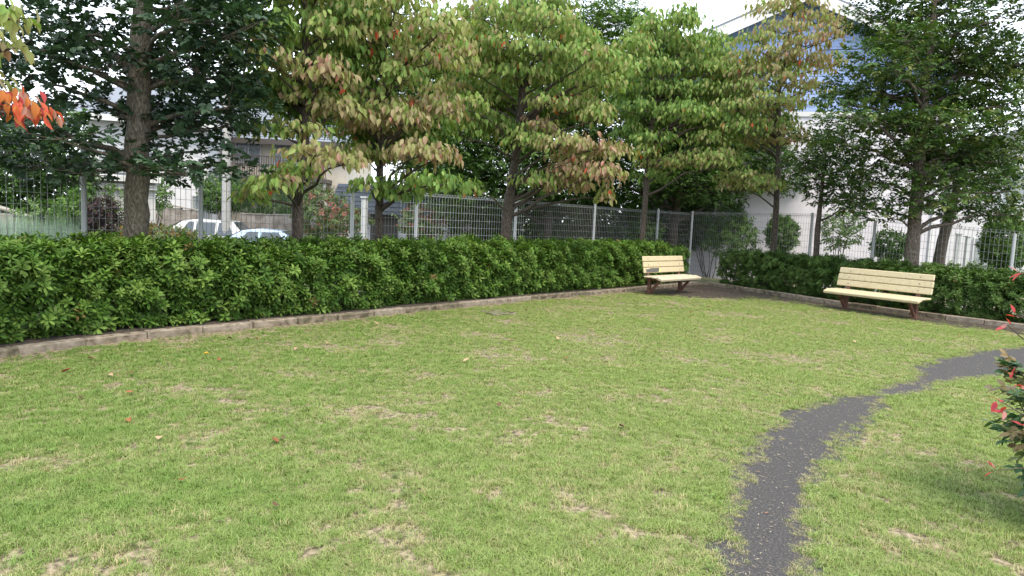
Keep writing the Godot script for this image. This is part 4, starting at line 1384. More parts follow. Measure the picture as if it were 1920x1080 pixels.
# ---------------------------------------------------------------- planting lists
func make_trees():
	var dark := [Color(0.024, 0.052, 0.026), Color(0.032, 0.068, 0.032), Color(0.045, 0.085, 0.042), Color(0.06, 0.105, 0.056)]
	var oak := [Color(0.05, 0.1, 0.022), Color(0.07, 0.13, 0.028), Color(0.09, 0.155, 0.038), Color(0.12, 0.15, 0.042), Color(0.04, 0.08, 0.024)]
	var deep := [Color(0.045, 0.095, 0.022), Color(0.06, 0.12, 0.027), Color(0.08, 0.145, 0.035)]
	var bright := [Color(0.06, 0.13, 0.02), Color(0.09, 0.17, 0.03), Color(0.13, 0.2, 0.035)]
	# dark broad-leaved evergreen on the left
	var s := where_on(KL, 1.55, 257)
	var f: Vector3 = along(KL, s, 1.55)[0]
	var d := -f.z
	print("evergreen depth ", d)
	var pads := pads_at(d, [[40, 70, 100, 45, 0.4], [130, 40, 80, 40, 0.4], [215, 15, 70, 35, 0.4], [330, 25, 90, 40, 0.45], [430, 50, 70, 45, 0.5], [75, 135, 95, 42, 0.4], [180, 120, 70, 38, 0.5], [375, 125, 85, 42, 0.5], [455, 125, 40, 50, 0.5], [330, 190, 70, 34, 0.6], [430, 185, 70, 40, 0.7], [395, 230, 70, 32, 0.5], [20, 215, 80, 50, 0.3], [120, 250, 75, 35, 0.3], [60, 300, 85, 38, 0.25], [150, 320, 55, 22, 0.3], [205, 265, 40, 25, 0.3], [255, 305, 85, 26, 0.5], [345, 275, 75, 32, 0.4], [350, 320, 60, 22, 0.4], [440, 312, 42, 14, 0.3], [300, 100, 40, 40, 0.5], [235, 75, 60, 40, 0.5], [190, 190, 60, 25, 0.3]], -0.9, 0.6)
	for p in pads:                # the trunk shows between the branches
		var q := pixel(p[0])
		if q.x > 180 and q.x < 330 and q.y < 290: p[0] += Vector3(0, 0, -1.1)
	pads += pads_round(at(255, -170, d), Vector3(1.9, 1.5, 1.9), 26, 0.55, 0.32, 0.5)
	pads += pads_round(at(230, 120, d + 1.0), Vector3(1.9, 1.1, 0.5), 6, 0.45, 0.25, 0.3)
	grow("evergreen_tree", "dark glossy-leaved evergreen with thick grey trunk rising from the hedge", trunk_at([[256, 470], [256, 400], [258, 300], [260, 160], [268, 30], [270, -200], [262, -340]], d), [0.16, 0.148, 0.142, 0.135, 0.115, 0.075, 0.03], pads, "evergreen", {"bark": "bark_evergreen", "greens": dark, "leaf": 0.125, "density": 0.42, "limb": 1.5, "clear": 1.9, "rise": 0.3})
	# dogwoods in the row behind the hedge
	s = where_on(KL, 1.45, 556)
	f = along(KL, s, 1.45)[0]
	d = -f.z
	print("dogwood depth ", d)
	pads = pads_at(d, [[500, 108, 48, 22, 0.62], [560, 120, 50, 24, 0.6], [610, 135, 45, 30, 0.75], [520, 165, 45, 22, 0.3], [575, 185, 60, 22, 0.55], [640, 205, 50, 22, 0.7], [505, 240, 42, 22, 0.4], [560, 240, 45, 18, 0.45], [590, 285, 60, 18, 0.6], [640, 300, 45, 22, 0.7], [510, 345, 42, 22, 0.35, [12]], [470, 365, 26, 20, 0.35], [560, 320, 40, 24, 0.35, [11]], [555, 40, 60, 30, 0.2], [500, 45, 45, 35, 0.15], [610, 60, 55, 32, 0.35], [540, 335, 22, 12, 0.7, [11, 11]]], -1.3, 0.2)
	pads += pads_round(at(565, 100, d + 0.7), Vector3(1.0, 1.35, 0.7), 24, 0.5, 0.22, 0.15)
	pads += pads_round(at(570, -90, d), Vector3(1.0, 0.8, 1.0), 12, 0.45, 0.22, 0.35)
	grow("dogwood_tree", "dogwood with pinkish green leaves and slim dark trunk next to the evergreen", trunk_at([[554, 460], [558, 360], [570, 280], [578, 180], [572, 60], [570, -140]], d), [0.085, 0.08, 0.07, 0.06, 0.045, 0.015], pads, "dogwood", {"group": "dogwood trees in the hedge row", "leaf": 0.137})
	s = where_on(KL, 1.5, 712)
	f = along(KL, s, 1.5)[0]
	d = -f.z
	pads = pads_at(d, [[690, 175, 55, 22, 0.5], [735, 205, 50, 20, 0.55], [700, 240, 60, 22, 0.72], [755, 225, 55, 22, 0.75], [810, 200, 50, 24, 0.7], [835, 205, 30, 24, 0.7], [780, 285, 52, 24, 0.72, [12]], [825, 290, 32, 26, 0.8], [735, 290, 50, 22, 0.5], [680, 290, 40, 20, 0.6], [700, 70, 60, 24, 0.5, [12, 12, 12]], [760, 60, 60, 30, 0.55], [820, 50, 50, 35, 0.5], [650, 30, 60, 30, 0.3], [740, 10, 70, 30, 0.45], [800, 110, 55, 26, 0.55], [850, 100, 40, 36, 0.6], [740, 140, 50, 24, 0.35], [775, 345, 50, 22, 0.1], [820, 340, 45, 22, 0.05], [745, 365, 40, 18, 0.1], [690, 345, 30, 16, 0.2]], -1.3, 0.3)
	pads += pads_round(at(730, 130, d + 0.8), Vector3(1.2, 1.5, 0.8), 28, 0.55, 0.24, 0.12)
	pads += pads_round(at(725, -90, d), Vector3(1.2, 0.8, 1.1), 14, 0.5, 0.22, 0.4)
	grow("dogwood_tree", "dogwood forking low with tiers of pink-flushed drooping leaves", trunk_at([[711, 455], [711, 390], [713, 320], [716, 200], [722, 60], [725, -150]], d), [0.075, 0.07, 0.06, 0.05, 0.035, 0.012], pads, "dogwood", {"group": "dogwood trees in the hedge row", "leaf": 0.137})
	s = where_on(KL, 1.5, 948)
	f = along(KL, s, 1.5)[0]
	d = -f.z
	pads = pads_at(d, [[905, 25, 60, 24, 0.32], [960, 30, 60, 26, 0.34], [1020, 40, 60, 26, 0.36], [1070, 70, 50, 24, 0.34], [880, 70, 50, 24, 0.38], [940, 85, 60, 24, 0.34], [1005, 95, 60, 22, 0.35], [1100, 105, 50, 22, 0.3], [1150, 125, 40, 22, 0.3], [885, 130, 40, 22, 0.4], [970, 140, 60, 20, 0.32], [1045, 140, 60, 20, 0.3], [1110, 155, 50, 18, 0.28], [840, 165, 40, 24, 0.6], [870, 195, 50, 22, 0.35], [905, 225, 50, 24, 0.3], [950, 245, 45, 24, 0.25], [985, 262, 35, 26, 0.3], [860, 240, 40, 26, 0.2], [1030, 190, 40, 14, 0.5, [12, 12, 11]], [1085, 195, 45, 20, 0.5], [1120, 215, 30, 24, 0.5], [1010, 240, 35, 20, 0.7, [11]], [1050, 265, 45, 18, 0.65], [1105, 275, 55, 20, 0.78], [1155, 285, 35, 18, 0.6], [1060, 295, 30, 12, 0.7, [12, 12, 12]], [1085, 320, 50, 22, 0.85], [1130, 325, 40, 24, 0.8], [1010, 340, 45, 18, 0.4], [1060, 345, 45, 20, 0.75], [1135, 365, 14, 22, 0.65], [885, 350, 20, 16, 0.1, [11, 11]]], -1.2, 0.3)
	pads += pads_round(at(985, 130, d + 1.0), Vector3(1.9, 1.5, 0.9), 34, 0.6, 0.26, 0.18)
	pads += pads_round(at(985, -90, d), Vector3(1.6, 0.8, 1.3), 16, 0.55, 0.25, 0.35)
	grow("dogwood_tree", "broad dogwood with leaning reddish trunk and a few scarlet leaves", trunk_at([[942, 455], [955, 370], [968, 290], [978, 180], [985, 50], [990, -140]], d), [0.115, 0.105, 0.09, 0.07, 0.05, 0.015], pads, "dogwood", {"group": "dogwood trees in the hedge row", "leaf": 0.14})
	s = where_on(KL, 1.3, 1207)
	f = along(KL, s, 1.3)[0]
	d = -f.z
	print("bench dogwood depth ", d)
	pads = pads_at(d, [[1222, 45, 30, 24, 0.2], [1280, 35, 30, 26, 0.15], [1245, 80, 50, 24, 0.18], [1190, 90, 40, 24, 0.3], [1300, 85, 35, 22, 0.2], [1210, 125, 50, 22, 0.18], [1275, 125, 50, 22, 0.16], [1335, 130, 40, 22, 0.25], [1200, 165, 50, 20, 0.12], [1260, 170, 50, 22, 0.14], [1320, 170, 50, 22, 0.2], [1360, 190, 34, 22, 0.3], [1195, 205, 50, 20, 0.08], [1285, 210, 50, 22, 0.12], [1340, 225, 45, 24, 0.2], [1230, 260, 40, 16, 0.15, [11]], [1330, 262, 40, 18, 0.35], [1215, 282, 26, 14, 0.35, [11, 11, 11]], [1300, 300, 45, 18, 0.5], [1345, 300, 34, 24, 0.45], [1245, 308, 45, 14, 0.5], [1220, 330, 40, 14, 0.05], [1180, 250, 30, 20, 0.05]], -1.2, 0.5)
	pads += pads_round(at(1260, 160, d + 1.0), Vector3(1.8, 1.7, 0.9), 34, 0.6, 0.28, 0.1)
	grow("dogwood_tree", "fresh green dogwood with slender trunk behind the worn bench", trunk_at([[1202, 470], [1210, 370], [1218, 260], [1235, 150], [1250, 20]], d), [0.085, 0.075, 0.06, 0.04, 0.015], pads, "dogwood", {"group": "dogwood trees in the hedge row", "leaf": 0.145})
	# sparse pink dogwood beyond the corner
	s = where_on(KR, 1.3, 1450)
	f = along(KR, s, 1.3)[0]
	d = -f.z
	print("pink dogwood depth ", d)
	pads = pads_at(d, [[1450, 15, 45, 20, 0.6], [1500, 0, 40, 22, 0.65], [1530, 35, 40, 20, 0.68], [1470, 55, 50, 18, 0.62], [1420, 72, 36, 14, 0.4], [1565, 60, 26, 26, 0.7], [1510, 80, 45, 16, 0.72, [12]], [1445, 100, 45, 16, 0.6], [1395, 115, 45, 18, 0.5], [1490, 110, 45, 16, 0.75, [12]], [1545, 120, 40, 18, 0.7], [1420, 135, 50, 18, 0.55], [1475, 150, 45, 16, 0.6], [1520, 165, 40, 16, 0.6], [1400, 165, 45, 18, 0.45], [1440, 190, 50, 18, 0.5], [1385, 200, 40, 18, 0.4], [1490, 195, 40, 14, 0.5], [1425, 230, 45, 18, 0.4], [1470, 245, 40, 16, 0.55, [10]], [1430, 265, 40, 14, 0.65], [1395, 240, 40, 20, 0.3], [1490, 260, 36, 12, 0.7], [1400, 330, 45, 14, 0.5], [1435, 345, 40, 14, 0.45], [1375, 345, 30, 14, 0.55], [1365, 300, 30, 24, 0.35]], -1.0, 0.6)
	pads += pads_round(at(1430, 190, d + 1.2), Vector3(1.2, 1.2, 0.6), 14, 0.5, 0.24, 0.2)
	grow("dogwood_tree", "thin-crowned dogwood turning pink before the blue gable", trunk_at([[1451, 480], [1456, 390], [1460, 280], [1460, 180], [1480, 60], [1495, -20]], d), [0.085, 0.075, 0.06, 0.045, 0.025, 0.01], pads, "dogwood", {"group": "dogwood trees in the hedge row", "leaf": 0.14, "density": 0.75})
	# the dogwood whose branches reach in on the far left
	f = along(KL, 1.2, 1.2)[0]
	pads = pads_at(5.6, [[20, 195, 55, 26, 1.4, [12, 12, 11, 12, 13]], [50, 205, 40, 16, 1.45, [12, 12, 13, 11]], [10, 25, 40, 24, 0.45], [5, 85, 34, 22, 0.65], [-90, 150, 90, 40, 0.6], [-120, 40, 110, 50, 0.5], [-160, 240, 90, 40, 0.6]], -0.1, 0.2)
	pads += pads_round(f + Vector3(0, 3.6, 0), Vector3(1.1, 1.3, 1.1), 16, 0.5, 0.25, 0.6)
	grow("dogwood_tree", "dogwood whose coral red leaves reach in before the dark evergreen", [f + Vector3(0, 0.08, 0), f + Vector3(0.02, 1.2, 0), f + Vector3(0.05, 2.6, 0), f + Vector3(0.1, 4.6, 0)], [0.08, 0.07, 0.05, 0.015], pads, "dogwood", {"group": "dogwood trees in the hedge row", "leaf": 0.115, "density": 0.8})
	# small dark tree by the right hedge
	s = where_on(KR, 1.2, 1532)
	f = along(KR, s, 1.2)[0]
	d = -f.z
	pads = pads_at(d, [[1535, 250, 40, 22, 0.4], [1570, 275, 45, 22, 0.5], [1520, 300, 40, 22, 0.4], [1560, 320, 50, 24, 0.4], [1590, 340, 40, 26, 0.3], [1525, 345, 36, 20, 0.4], [1600, 380, 40, 22, 0.3], [1550, 370, 30, 14, 0.5]], -0.6, 0.5)
	pads += pads_round(at(1550, 300, d + 0.5), Vector3(0.5, 0.6, 0.6), 5, 0.4, 0.24, 0.3)
	grow("small_tree", "small dark tree forking low between the pink dogwood and the broad tree", trunk_at([[1531, 480], [1533, 430], [1538, 380], [1545, 320], [1550, 260]], d), [0.075, 0.065, 0.05, 0.035, 0.015], pads, "small", {"bark": "bark_dogwood", "greens": oak, "leaf": 0.14, "density": 0.5, "clear": 1.2})
	# broad evergreen oak on the right
	s = where_on(KR, 1.35, 1712)
	f = along(KR, s, 1.35)[0]
	d = -f.z
	print("oak depth ", d)
	pads = pads_at(d, [[1660, 30, 60, 28, 0.6], [1720, 20, 60, 30, 0.5], [1790, 15, 60, 30, 0.5], [1865, 25, 60, 34, 0.45], [1700, 70, 55, 24, 0.5], [1630, 110, 45, 26, 0.5], [1680, 125, 55, 26, 0.5], [1755, 110, 60, 28, 0.4], [1830, 100, 60, 30, 0.4], [1895, 115, 50, 36, 0.3], [1610, 160, 55, 26, 0.6], [1670, 175, 60, 24, 0.65], [1740, 175, 60, 24, 0.55], [1815, 170, 60, 28, 0.4], [1890, 185, 50, 30, 0.35], [1600, 215, 55, 22, 0.55], [1660, 225, 60, 22, 0.7], [1730, 225, 60, 22, 0.7], [1800, 230, 60, 24, 0.5], [1875, 240, 55, 26, 0.4], [1590, 265, 50, 20, 0.5], [1650, 285, 55, 20, 0.55], [1720, 275, 50, 18, 0.7], [1795, 285, 55, 22, 0.55], [1870, 295, 55, 24, 0.4], [1610, 325, 55, 20, 0.5], [1660, 345, 50, 18, 0.55], [1630, 380, 50, 18, 0.4], [1660, 400, 40, 14, 0.4], [1760, 330, 40, 20, 0.35], [1830, 335, 60, 24, 0.3], [1895, 345, 45, 28, 0.35], [1760, 370, 60, 20, 0.6], [1820, 385, 50, 18, 0.55], [1880, 395, 50, 18, 0.45], [1770, 400, 40, 14, 0.65], [1580, 185, 35, 18, 0.5], [1720, 140, 50, 26, 0.4]], -1.2, 0.9)
	pads += pads_round(at(1760, 180, d + 1.0), Vector3(1.9, 1.8, 0.8), 22, 0.6, 0.28, 0.3)
	pads += pads_round(at(1770, -110, d), Vector3(1.8, 1.0, 1.5), 18, 0.6, 0.32, 0.5)
	grow("evergreen_tree", "broad mid-green evergreen with mottled trunk behind the intact bench", trunk_at([[1707, 515], [1714, 430], [1722, 340], [1728, 230], [1745, 100], [1760, -120]], d), [0.15, 0.135, 0.12, 0.1, 0.07, 0.025], pads, "small", {"bark": "bark_oak", "greens": oak, "leaf": 0.16, "density": 0.72, "limb": 1.3, "clear": 1.5, "rise": 0.3})
	# trees beyond the fence
	for b in [["dark leafy tree beyond the fence with upright trunk between two dogwoods", 1030, 21.5, [[1029, 470], [1028, 390], [1022, 300], [1010, 150]], 0.14, [[900, 300, 90, 60], [980, 310, 90, 60], [1060, 330, 80, 50], [860, 350, 80, 45], [930, 370, 60, 35], [1010, 385, 60, 30], [1090, 380, 60, 36], [1000, 220, 110, 70], [900, 230, 90, 60], [1100, 250, 80, 60], [830, 290, 70, 60], [1060, 170, 90, 60], [880, 160, 90, 60], [970, 120, 100, 60]], deep],
			["dark forked tree beyond the fence behind the fresh green dogwood", 1255, 23.5, [[1258, 480], [1262, 430], [1270, 370], [1290, 250], [1290, 120]], 0.19, [[1180, 330, 70, 50], [1250, 340, 70, 40], [1320, 345, 70, 36], [1160, 390, 50, 34], [1130, 320, 60, 60], [1200, 250, 90, 60], [1290, 250, 90, 60], [1370, 280, 70, 50], [1350, 350, 60, 30], [1240, 160, 100, 60], [1330, 180, 80, 50], [1400, 220, 60, 50], [1420, 300, 50, 40], [1470, 320, 40, 40]], deep],
			["light yellow-green tree rising beyond the fence above the dogwoods", 1110, 26.5, [[1112, 470], [1112, 300], [1115, 120], [1120, 30]], 0.16, [[1090, 30, 60, 40], [1150, 30, 50, 34], [1130, 75, 70, 40], [1180, 70, 40, 36], [1060, 80, 60, 40], [1160, 15, 40, 18], [1100, 130, 80, 40], [1200, 110, 50, 34], [860, 90, 50, 30], [890, 40, 50, 30]], bright],
			["rounded green tree beyond the fence behind the forking dogwood", 760, 24.0, [[770, 470], [768, 350], [765, 250], [770, 100]], 0.13, [[700, 160, 80, 50], [780, 170, 80, 50], [830, 220, 60, 50], [720, 240, 80, 40], [660, 190, 60, 40], [790, 300, 70, 36], [850, 320, 50, 40], [740, 90, 80, 50], [640, 120, 70, 50], [820, 110, 60, 50], [600, 200, 50, 40], [560, 150, 50, 40]], deep]]:
		d = b[2]
		var pl := []
		for p in b[5]: pl.append([p[0], p[1], p[2], p[3], 0.5])
		pads = pads_at(d, pl, -0.9, 1.4)
		var tr := trunk_at(b[3], d, -0.5)
		grow("leafy_tree", b[0], tr, [b[4], b[4] * 0.9, b[4] * 0.7, b[4] * 0.4, b[4] * 0.2].slice(0, tr.size()), pads, "small", {"group": "trees beyond the fence", "bark": "bark_dogwood", "greens": b[6], "leaf": 0.2, "density": 0.8 if b[6] == deep else 0.55, "limb": 1.8, "clear": 1.9})
	# leaning trunk before the pale wall
	var lt := trunk_at([[1752, 520], [1768, 450], [1785, 390], [1800, 330]], 19.0, -0.4)
	grow("leafy_tree", "dark leaning tree before the pale wall behind the broad evergreen", lt, [0.16, 0.14, 0.12, 0.07], pads_at(19.0, [[1800, 330, 60, 30, 0.4], [1850, 300, 60, 40, 0.4], [1790, 280, 60, 40, 0.4]], -0.5, 0.8), "small", {"bark": "bark_dogwood", "greens": deep, "leaf": 0.18, "density": 0.5, "limb": 2.0})

func make_shrubs():
	var mid := [Color(0.06, 0.13, 0.025), Color(0.085, 0.16, 0.03), Color(0.11, 0.19, 0.045)]
	var pale := [Color(0.12, 0.2, 0.06), Color(0.16, 0.24, 0.08), Color(0.1, 0.17, 0.05)]
	var dark := [Color(0.045, 0.095, 0.025), Color(0.06, 0.12, 0.03), Color(0.08, 0.145, 0.036)]
	var purple := [Color(0.05, 0.03, 0.035), Color(0.08, 0.05, 0.055), Color(0.035, 0.03, 0.03)]
	var rosy := [Color(0.1, 0.16, 0.06), Color(0.13, 0.19, 0.07), Color(0.3, 0.12, 0.1), Color(0.12, 0.16, 0.07), Color(0.15, 0.19, 0.08)]
	var m := 1.0 / FOCAL
	# [label, px, py, rx, ry, depth, sprigs, size, density, greens]
	for b in [["rounded light green shrub beside a purple one beyond the fence", 148, 405, 42, 38, 15.5, small_sprig, 0.16, 1.4, mid],
			["dark purple-leaved shrub beyond the fence", 192, 408, 26, 36, 15.0, small_sprig, 0.14, 1.6, purple],
			["wispy pale yellow-green shrub beside the thick trunk", 222, 395, 26, 40, 17.5, small_sprig, 0.2, 0.5, pale],
			["straggly pale plant beyond the fence beside the blue-grey grass", 66, 412, 36, 24, 15.5, small_sprig, 0.2, 0.6, pale],
			["shrub with rosy red young leaves beside the slim dogwood trunk", 602, 400, 46, 46, 22.0, small_sprig, 0.2, 1.1, rosy],
			["smaller rosy-tipped shrub before the gate roof", 655, 415, 30, 26, 21.0, small_sprig, 0.18, 1.1, rosy],
			["red and green shrub behind the white fence", 790, 418, 44, 28, 20.5, small_sprig, 0.18, 1.0, rosy],
			["pale flat-topped shrub behind the white fence", 845, 398, 30, 18, 23.0, small_sprig, 0.2, 1.0, pale],
			["clipped dark garden pine beyond the parked cars", 505, 372, 60, 34, 32.0, [needle_sprig], 0.36, 1.8, dark],
			["low green shrub beside the garden wall", 420, 366, 42, 30, 32.5, small_sprig, 0.28, 1.6, mid],
			["green bush between the garage and the white house", 292, 368, 22, 30, 27.0, small_sprig, 0.24, 1.4, mid],
			["low orange-green ground shrub beyond the fence", 290, 445, 80, 16, 17.0, small_sprig, 0.16, 1.0, [Color(0.1, 0.14, 0.04), Color(0.22, 0.12, 0.05), Color(0.12, 0.17, 0.05)]],
			["light green leafy shrub at the foot of the corner fence", 1372, 445, 46, 34, 23.5, small_sprig, 0.2, 1.0, mid],
			["rounded clipped conifer behind the pink dogwood", 1466, 440, 27, 34, 22.5, small_sprig, 0.12, 2.4, mid],
			["loose grey-green shrub before the white wall", 1578, 432, 34, 34, 20.5, small_sprig, 0.17, 0.75, pale],
			["low dense shrub beside the fence post and broad trunk", 1668, 462, 30, 24, 18.2, small_sprig, 0.14, 1.6, mid],
			["dense green conifer cone beyond the fence post", 1885, 455, 38, 56, 16.5, small_sprig, 0.12, 2.4, mid],
			["dark feathery conifer beyond the fence corner", 1335, 410, 60, 40, 25.0, [needle_sprig], 0.3, 1.9, dark],
			["dense green shrub behind the white fence post", 900, 418, 62, 42, 24.5, small_sprig, 0.26, 1.5, mid],
			["dense green shrub behind the leaning dogwood trunk", 985, 415, 62, 48, 25.5, small_sprig, 0.26, 1.5, mid],
			["dense green shrub behind the upright trunk beyond the fence", 1065, 418, 62, 46, 25.0, small_sprig, 0.26, 1.5, mid],
			["dense green shrub between two fence posts", 1140, 420, 56, 46, 25.8, small_sprig, 0.26, 1.5, mid],
			["dense green shrub behind the forked trunk", 1225, 425, 60, 46, 26.5, small_sprig, 0.26, 1.5, mid],
			["dense green shrub between forked trunk and feathery conifer", 1295, 428, 50, 42, 26.0, small_sprig, 0.26, 1.5, mid],
			["leafy shrub behind the fence by the gate post stump", 1205, 440, 34, 22, 23.0, small_sprig, 0.2, 1.2, mid]]:
		var d: float = b[5]
		var c := at(b[1], b[2], d)
		bush("shrub", b[0], c, Vector3(b[3] * d * m, b[4] * d * m, b[3] * d * m), b[6], b[7], b[8], b[9], "", -0.5, 0.35)
	# tall dark hedge of bamboo-like growth on the far left
	for k in 5:
		var c := at(-30 + k * 42, 300 + (k % 2) * 16, 19.5)
		bush("tall_shrub", ["upright green bamboo-like screen standing left of the garage"][0], Vector3(c.x, c.y - 0.4, c.z), Vector3(0.5, 1.7, 0.5), small_sprig, 0.24, 1.3, [Color(0.04, 0.09, 0.018), Color(0.06, 0.13, 0.022), Color(0.03, 0.06, 0.015)], "bamboo-like screen beyond the fence", -0.5, 0.3)
	# far trees behind the houses
	for b in [["far green trees behind the roofs left of the utility pole", 330, 190, 60], ["far tree crown showing behind the beige house", 470, 205, 70]]:
		var c := at(b[1], b[2], 62.0)
		bush("far_tree", b[0], Vector3(c.x, c.y - 1.0, c.z), Vector3(b[3] * 62.0 * m, 3.4, 3.0), small_sprig, 0.9, 1.8, [Color(0.05, 0.09, 0.04), Color(0.07, 0.11, 0.05)], "", -0.5, 0.3)
	# blue-grey grass beyond the fence
	var inst := bunch(4)
	var o := at(50, 440, 12.0)
	for k in 2600:
		var px := rng.randf_range(-80, 145)
		var q := at(px, 440, rng.randf_range(11.3, 13.8))
		var top: float = at(px, 412 + px * 0.2, -q.z).y
		if side_of(FENCE, Vector2(q.x, q.z)) > -0.3: continue
		var tall := maxf(0.3, top + 0.45) * rng.randf_range(0.9, 1.22)
		var a := rng.randf() * TAU
		inst[k % 4].add(Vector3(cos(a), 0, sin(a)) * 0.2, Vector3(0, tall, 0), Vector3(-sin(a), 0, cos(a)) * 0.2, Vector3(q.x - o.x, far_drop(Vector2(q.x, q.z)) + 0.0, q.z - o.z), Color(0.3, 0.38, 0.34) * rng.randf_range(0.8, 1.25))
	var g := thing("ornamental_grass", "blue-grey tufted grass massed just beyond the fence", "grass", Vector3(o.x, 0, o.z))
	g.set_meta("kind", "stuff")
	spread("blades", tufts, inst, g)
	print("ornamental ", inst[0].b.size() / 16)
	# red-tipped bush in the foreground on the right
	var c := Vector3(3.2, 0.75, -3.6)
	var ph := thing("photinia_bush", "bush with glossy green leaves and red young tips at the lawn edge", "shrub", Vector3(c.x, 0, c.z))
	var inst2 := bunch(4)
	var st := MB.new()
	for k in 75:
		var q := rvec()
		var e := Vector3(q.x * 0.45, 0.75 + q.y * 0.68, q.z * 0.42)
		if e.y < 0.15: e.y = 0.15 + rng.randf() * 0.2
		st.tube(wander(Vector3(jit(0.05), 0, jit(0.05)), e, 4, 0.05), [0.012, 0.009, 0.007, 0.005, 0.003], 5)
		for j in 14:
			var p := e.lerp(Vector3(0, e.y * 0.7, 0), rng.randf() * 0.55) + rvec() * 0.06
			put_sprig(inst2[rng.randi() % 4], p, (q + rvec() * 0.5 + Vector3.UP * 0.2).normalized(), (Vector3.UP + rvec() * 0.4).normalized(), rng.randf_range(0.06, 0.095), [Color(0.05, 0.11, 0.035), Color(0.075, 0.145, 0.04), Color(0.13, 0.17, 0.045), Color(0.18, 0.13, 0.05)][rng.randi() % 4])
	spread("foliage", evergreen_sprig, inst2, ph)
	part("stems", st, M.twig, ph)
	# single red shoots that stand out of it
	for r in [[1914, 512, 0.06], [1889, 610, 0.055], [1872, 750, 0.07], [1880, 768, 0.06], [1866, 882, 0.055], [1912, 720, 0.06], [1905, 590, 0.05], [1898, 700, 0.045], [1918, 800, 0.06]]:
		var tip := at(r[0], r[1], 3.35 + jit(0.12)) - ph.position
		for j in 3:
			var lb := MB.new()
			lb.leaf(Vector3.ZERO, (Vector3(-0.8, 0.25, 0.2) + rvec() * 0.8).normalized(), (Vector3.UP + rvec() * 0.6).normalized(), r[2] * rng.randf_range(0.7, 1.1), r[2] * 0.38, 0.2, 0.2)
			var l := part("red_leaf", lb, palette_mat[13 if j < 2 else 10], ph)
			l.position = tip + rvec() * 0.012
		var sb := MB.new()
		sb.tube(wander(Vector3(tip.x * 0.2, tip.y * 0.75, tip.z * 0.2), tip, 4, 0.05), [0.005, 0.004, 0.004, 0.003, 0.002], 5)
		part("shoot", sb, M.twig, ph)

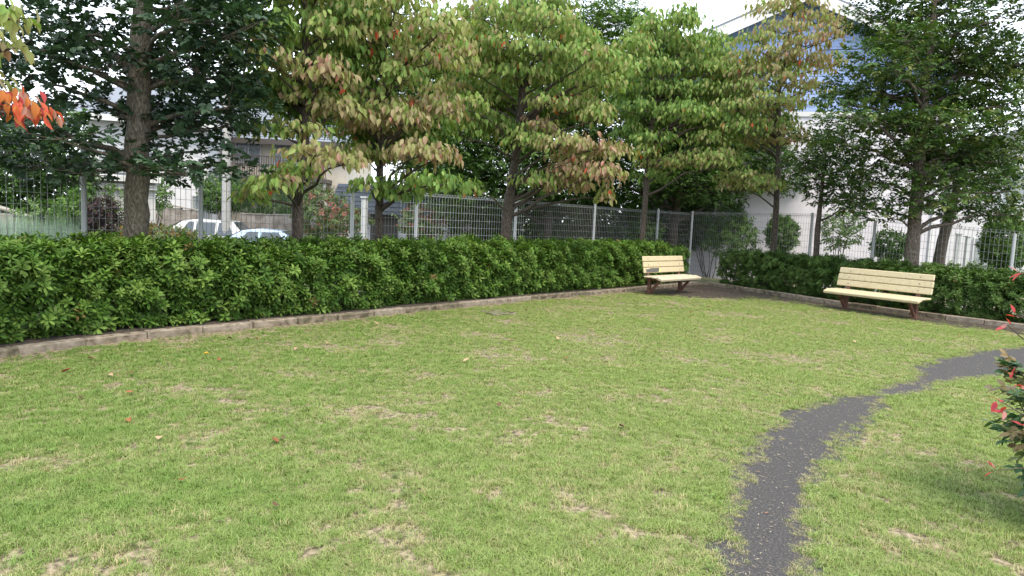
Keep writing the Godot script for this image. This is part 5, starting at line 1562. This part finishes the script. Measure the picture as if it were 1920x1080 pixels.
func _ready():
	rng.seed = 20240607
	bump_noise.seed = 5; bump_noise.frequency = 0.9; bump_noise.fractal_octaves = 2
	patch_noise.seed = 8; patch_noise.frequency = 0.35; patch_noise.fractal_octaves = 3
	# --- camera, sky, sun, exposure
	var cam := Camera3D.new()
	cam.name = "camera"
	cam.fov = rad_to_deg(2.0 * atan(540.0 / FOCAL))
	cam.near = 0.05
	cam.far = 2500.0
	cam.position = Vector3(0, EYE, 0)
	cam.basis = turn_basis
	add_child(cam)
	cam.current = true
	var env := Environment.new()
	var sky := Sky.new()
	var sm := ProceduralSkyMaterial.new()
	sm.sky_top_color = Color(0.74, 0.79, 0.86)
	sm.sky_horizon_color = Color(0.86, 0.88, 0.9)
	sm.sky_curve = 0.25
	sm.ground_bottom_color = Color(0.3, 0.32, 0.27)
	sm.ground_horizon_color = Color(0.6, 0.62, 0.6)
	sm.sun_angle_max = 1.0
	sky.sky_material = sm
	env.background_mode = Environment.BG_SKY
	env.sky = sky
	env.background_energy_multiplier = 1.25
	env.tonemap_mode = Environment.TONE_MAPPER_LINEAR
	env.tonemap_exposure = 3.2
	env.sdfgi_enabled = true
	env.ssao_enabled = true
	env.ssil_enabled = true
	var we := WorldEnvironment.new()
	we.name = "world_environment"
	we.environment = env
	add_child(we)
	var sun := DirectionalLight3D.new()
	sun.name = "sun"
	sun.light_energy = 0.5
	sun.light_angular_distance = 24.0
	sun.light_color = Color(1.0, 0.96, 0.9)
	sun.shadow_enabled = true
	sun.rotation = Vector3(deg_to_rad(-60.0), deg_to_rad(28.0), 0)
	add_child(sun)
	# --- the lines of the place, on the ground
	KL = PackedVector2Array([Vector2(-5.9, -2.6), Vector2(-5.5, -4.0), Vector2(-5.15, -5.3), Vector2(-4.78, -6.4), Vector2(-4.5, -6.95), Vector2(-4.13, -7.5), Vector2(-3.66, -8.1), Vector2(-3.14, -8.72), Vector2(-2.1, -9.96), Vector2(-0.96, -11.4), Vector2(0.42, -13.12), Vector2(1.95, -14.84), Vector2(2.98, -16.05), Vector2(4.1, -17.4), Vector2(4.95, -18.4)])
	KR = PackedVector2Array([Vector2(5.05, -18.5), Vector2(5.45, -17.75), Vector2(5.93, -16.7), Vector2(6.47, -15.5), Vector2(7.05, -14.3), Vector2(7.62, -13.35), Vector2(8.2, -12.63), Vector2(8.7, -12.05), Vector2(9.6, -11.0), Vector2(10.8, -9.6), Vector2(12.5, -7.6)])
	var lf := PackedVector2Array()
	for k in 22:
		var q: Vector3 = along(KL, length_of(KL) * k / 21.0, 2.35)[0]
		lf.append(Vector2(q.x, q.z))
	var corner := Vector2(5.4, -21.6)
	var rf := PackedVector2Array()
	for k in 14:
		var q: Vector3 = along(KR, 1.6 + (length_of(KR) - 1.6) * k / 13.0, 2.1)[0]
		rf.append(Vector2(q.x, q.z))
	lf.append(corner)
	FENCE = lf.duplicate()
	FENCE.append_array(rf)
	make_materials()
	make_leaves()
	make_ground()
	make_houses()
	make_street()
	# --- kerbs, hedges, fences
	kerb("kerb", KL, 0.3, length_of(KL), 0.62, 0.13, 0.085)
	kerb("kerb", KR, 0.25, length_of(KR), 0.62, 0.13, 0.1)
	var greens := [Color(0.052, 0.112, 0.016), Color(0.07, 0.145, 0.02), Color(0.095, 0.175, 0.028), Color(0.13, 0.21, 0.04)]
	hedge("azalea_hedge", "long clipped azalea hedge with star-like leaf whorls under the dogwoods", KL, 0.4, where_on(KL, 0.9, 1292, 0.9), 0.34, 1.75, 0.98, 600.0, 0.092, greens)
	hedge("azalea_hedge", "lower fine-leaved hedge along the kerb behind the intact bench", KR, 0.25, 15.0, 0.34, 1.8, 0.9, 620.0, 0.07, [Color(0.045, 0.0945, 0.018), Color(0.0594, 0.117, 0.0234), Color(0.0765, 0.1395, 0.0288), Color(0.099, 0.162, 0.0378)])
	var left_tops := []
	var left_posts := []
	for k in lf.size(): left_tops.append([Vector3(lf[k].x, 0, lf[k].y), lerpf(2.2, 1.95, minf(1.0, k / 10.0))])
	var l2 := lf
	for px in [-60, 160, 378, 660, 780, 966, 1115, 1233]:
		var s := where_on(l2, -0.06, px, 1.6)
		var p: Vector3 = along(l2, s, -0.06)[0]
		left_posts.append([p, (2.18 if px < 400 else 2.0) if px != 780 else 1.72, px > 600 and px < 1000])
	fence("mesh_fence", "tall galvanised wire mesh fence behind the long hedge", left_tops, left_posts, Vector2(0.075, 0.155))
	var right_tops := [[Vector3(corner.x, 0, corner.y), 1.98]]
	var right_posts := [[Vector3(corner.x + 0.06, 0, corner.y + 0.06), 2.0, false]]
	for k in rf.size(): right_tops.append([Vector3(rf[k].x, 0, rf[k].y), lerpf(1.98, 1.6, minf(1.0, k / 8.0))])
	for px in [1418, 1638, 1900]:
		var s := where_on(rf, -0.06, px, 1.4)
		var p: Vector3 = along(rf, s, -0.06)[0]
		right_posts.append([p, lerpf(2.0, 1.64, (px - 1418) / 482.0), false])
	fence("mesh_fence", "wire mesh fence along the pale wall behind the short hedge", right_tops, right_posts, Vector2(0.075, 0.155))
	make_trees()
	make_shrubs()
	# --- benches
	var a := gp(1583, 580)
	var b := gp(1714, 598)
	var dir := (b - a).normalized()
	bench("intact cream bench with three back boards by the right-hand hedge kerb", (a + b) * 0.5, atan2(-dir.z, dir.x), 1.85, 1.36, false)
	a = gp(1216, 552)
	bench("worn cream bench with a bare grey patch on its lowest back board", a + Vector3(0.47, 0, -0.46), atan2(0.72, 0.69), 1.7, 1.3, true)
	# --- drain cover in the grass by the kerb
	var dc := thing("drain_cover", "sunken stone drain cover in the grass by the long kerb", "drain cover", gp(935, 588) - Vector3(0, 0.022, 0), 0.6)
	var slab := MB.new()
	slab.box(Transform3D(Basis(), Vector3(0, 0.012, 0)), Vector3(0.36, 0.05, 0.36), 0.01)
	part("lid", slab, M.cover_stone, dc)
	for k in 4:
		var fr := MB.new()
		var r := Basis(Vector3.UP, k * PI / 2)
		fr.box(Transform3D(r, r * Vector3(0.0, 0.02, 0.212)), Vector3(0.39, 0.06, 0.035), 0.008)
		part("rim", fr, M.kerb_mossy, dc)
	make_litter()
	make_grass()
	print("triangles ", tri_count)
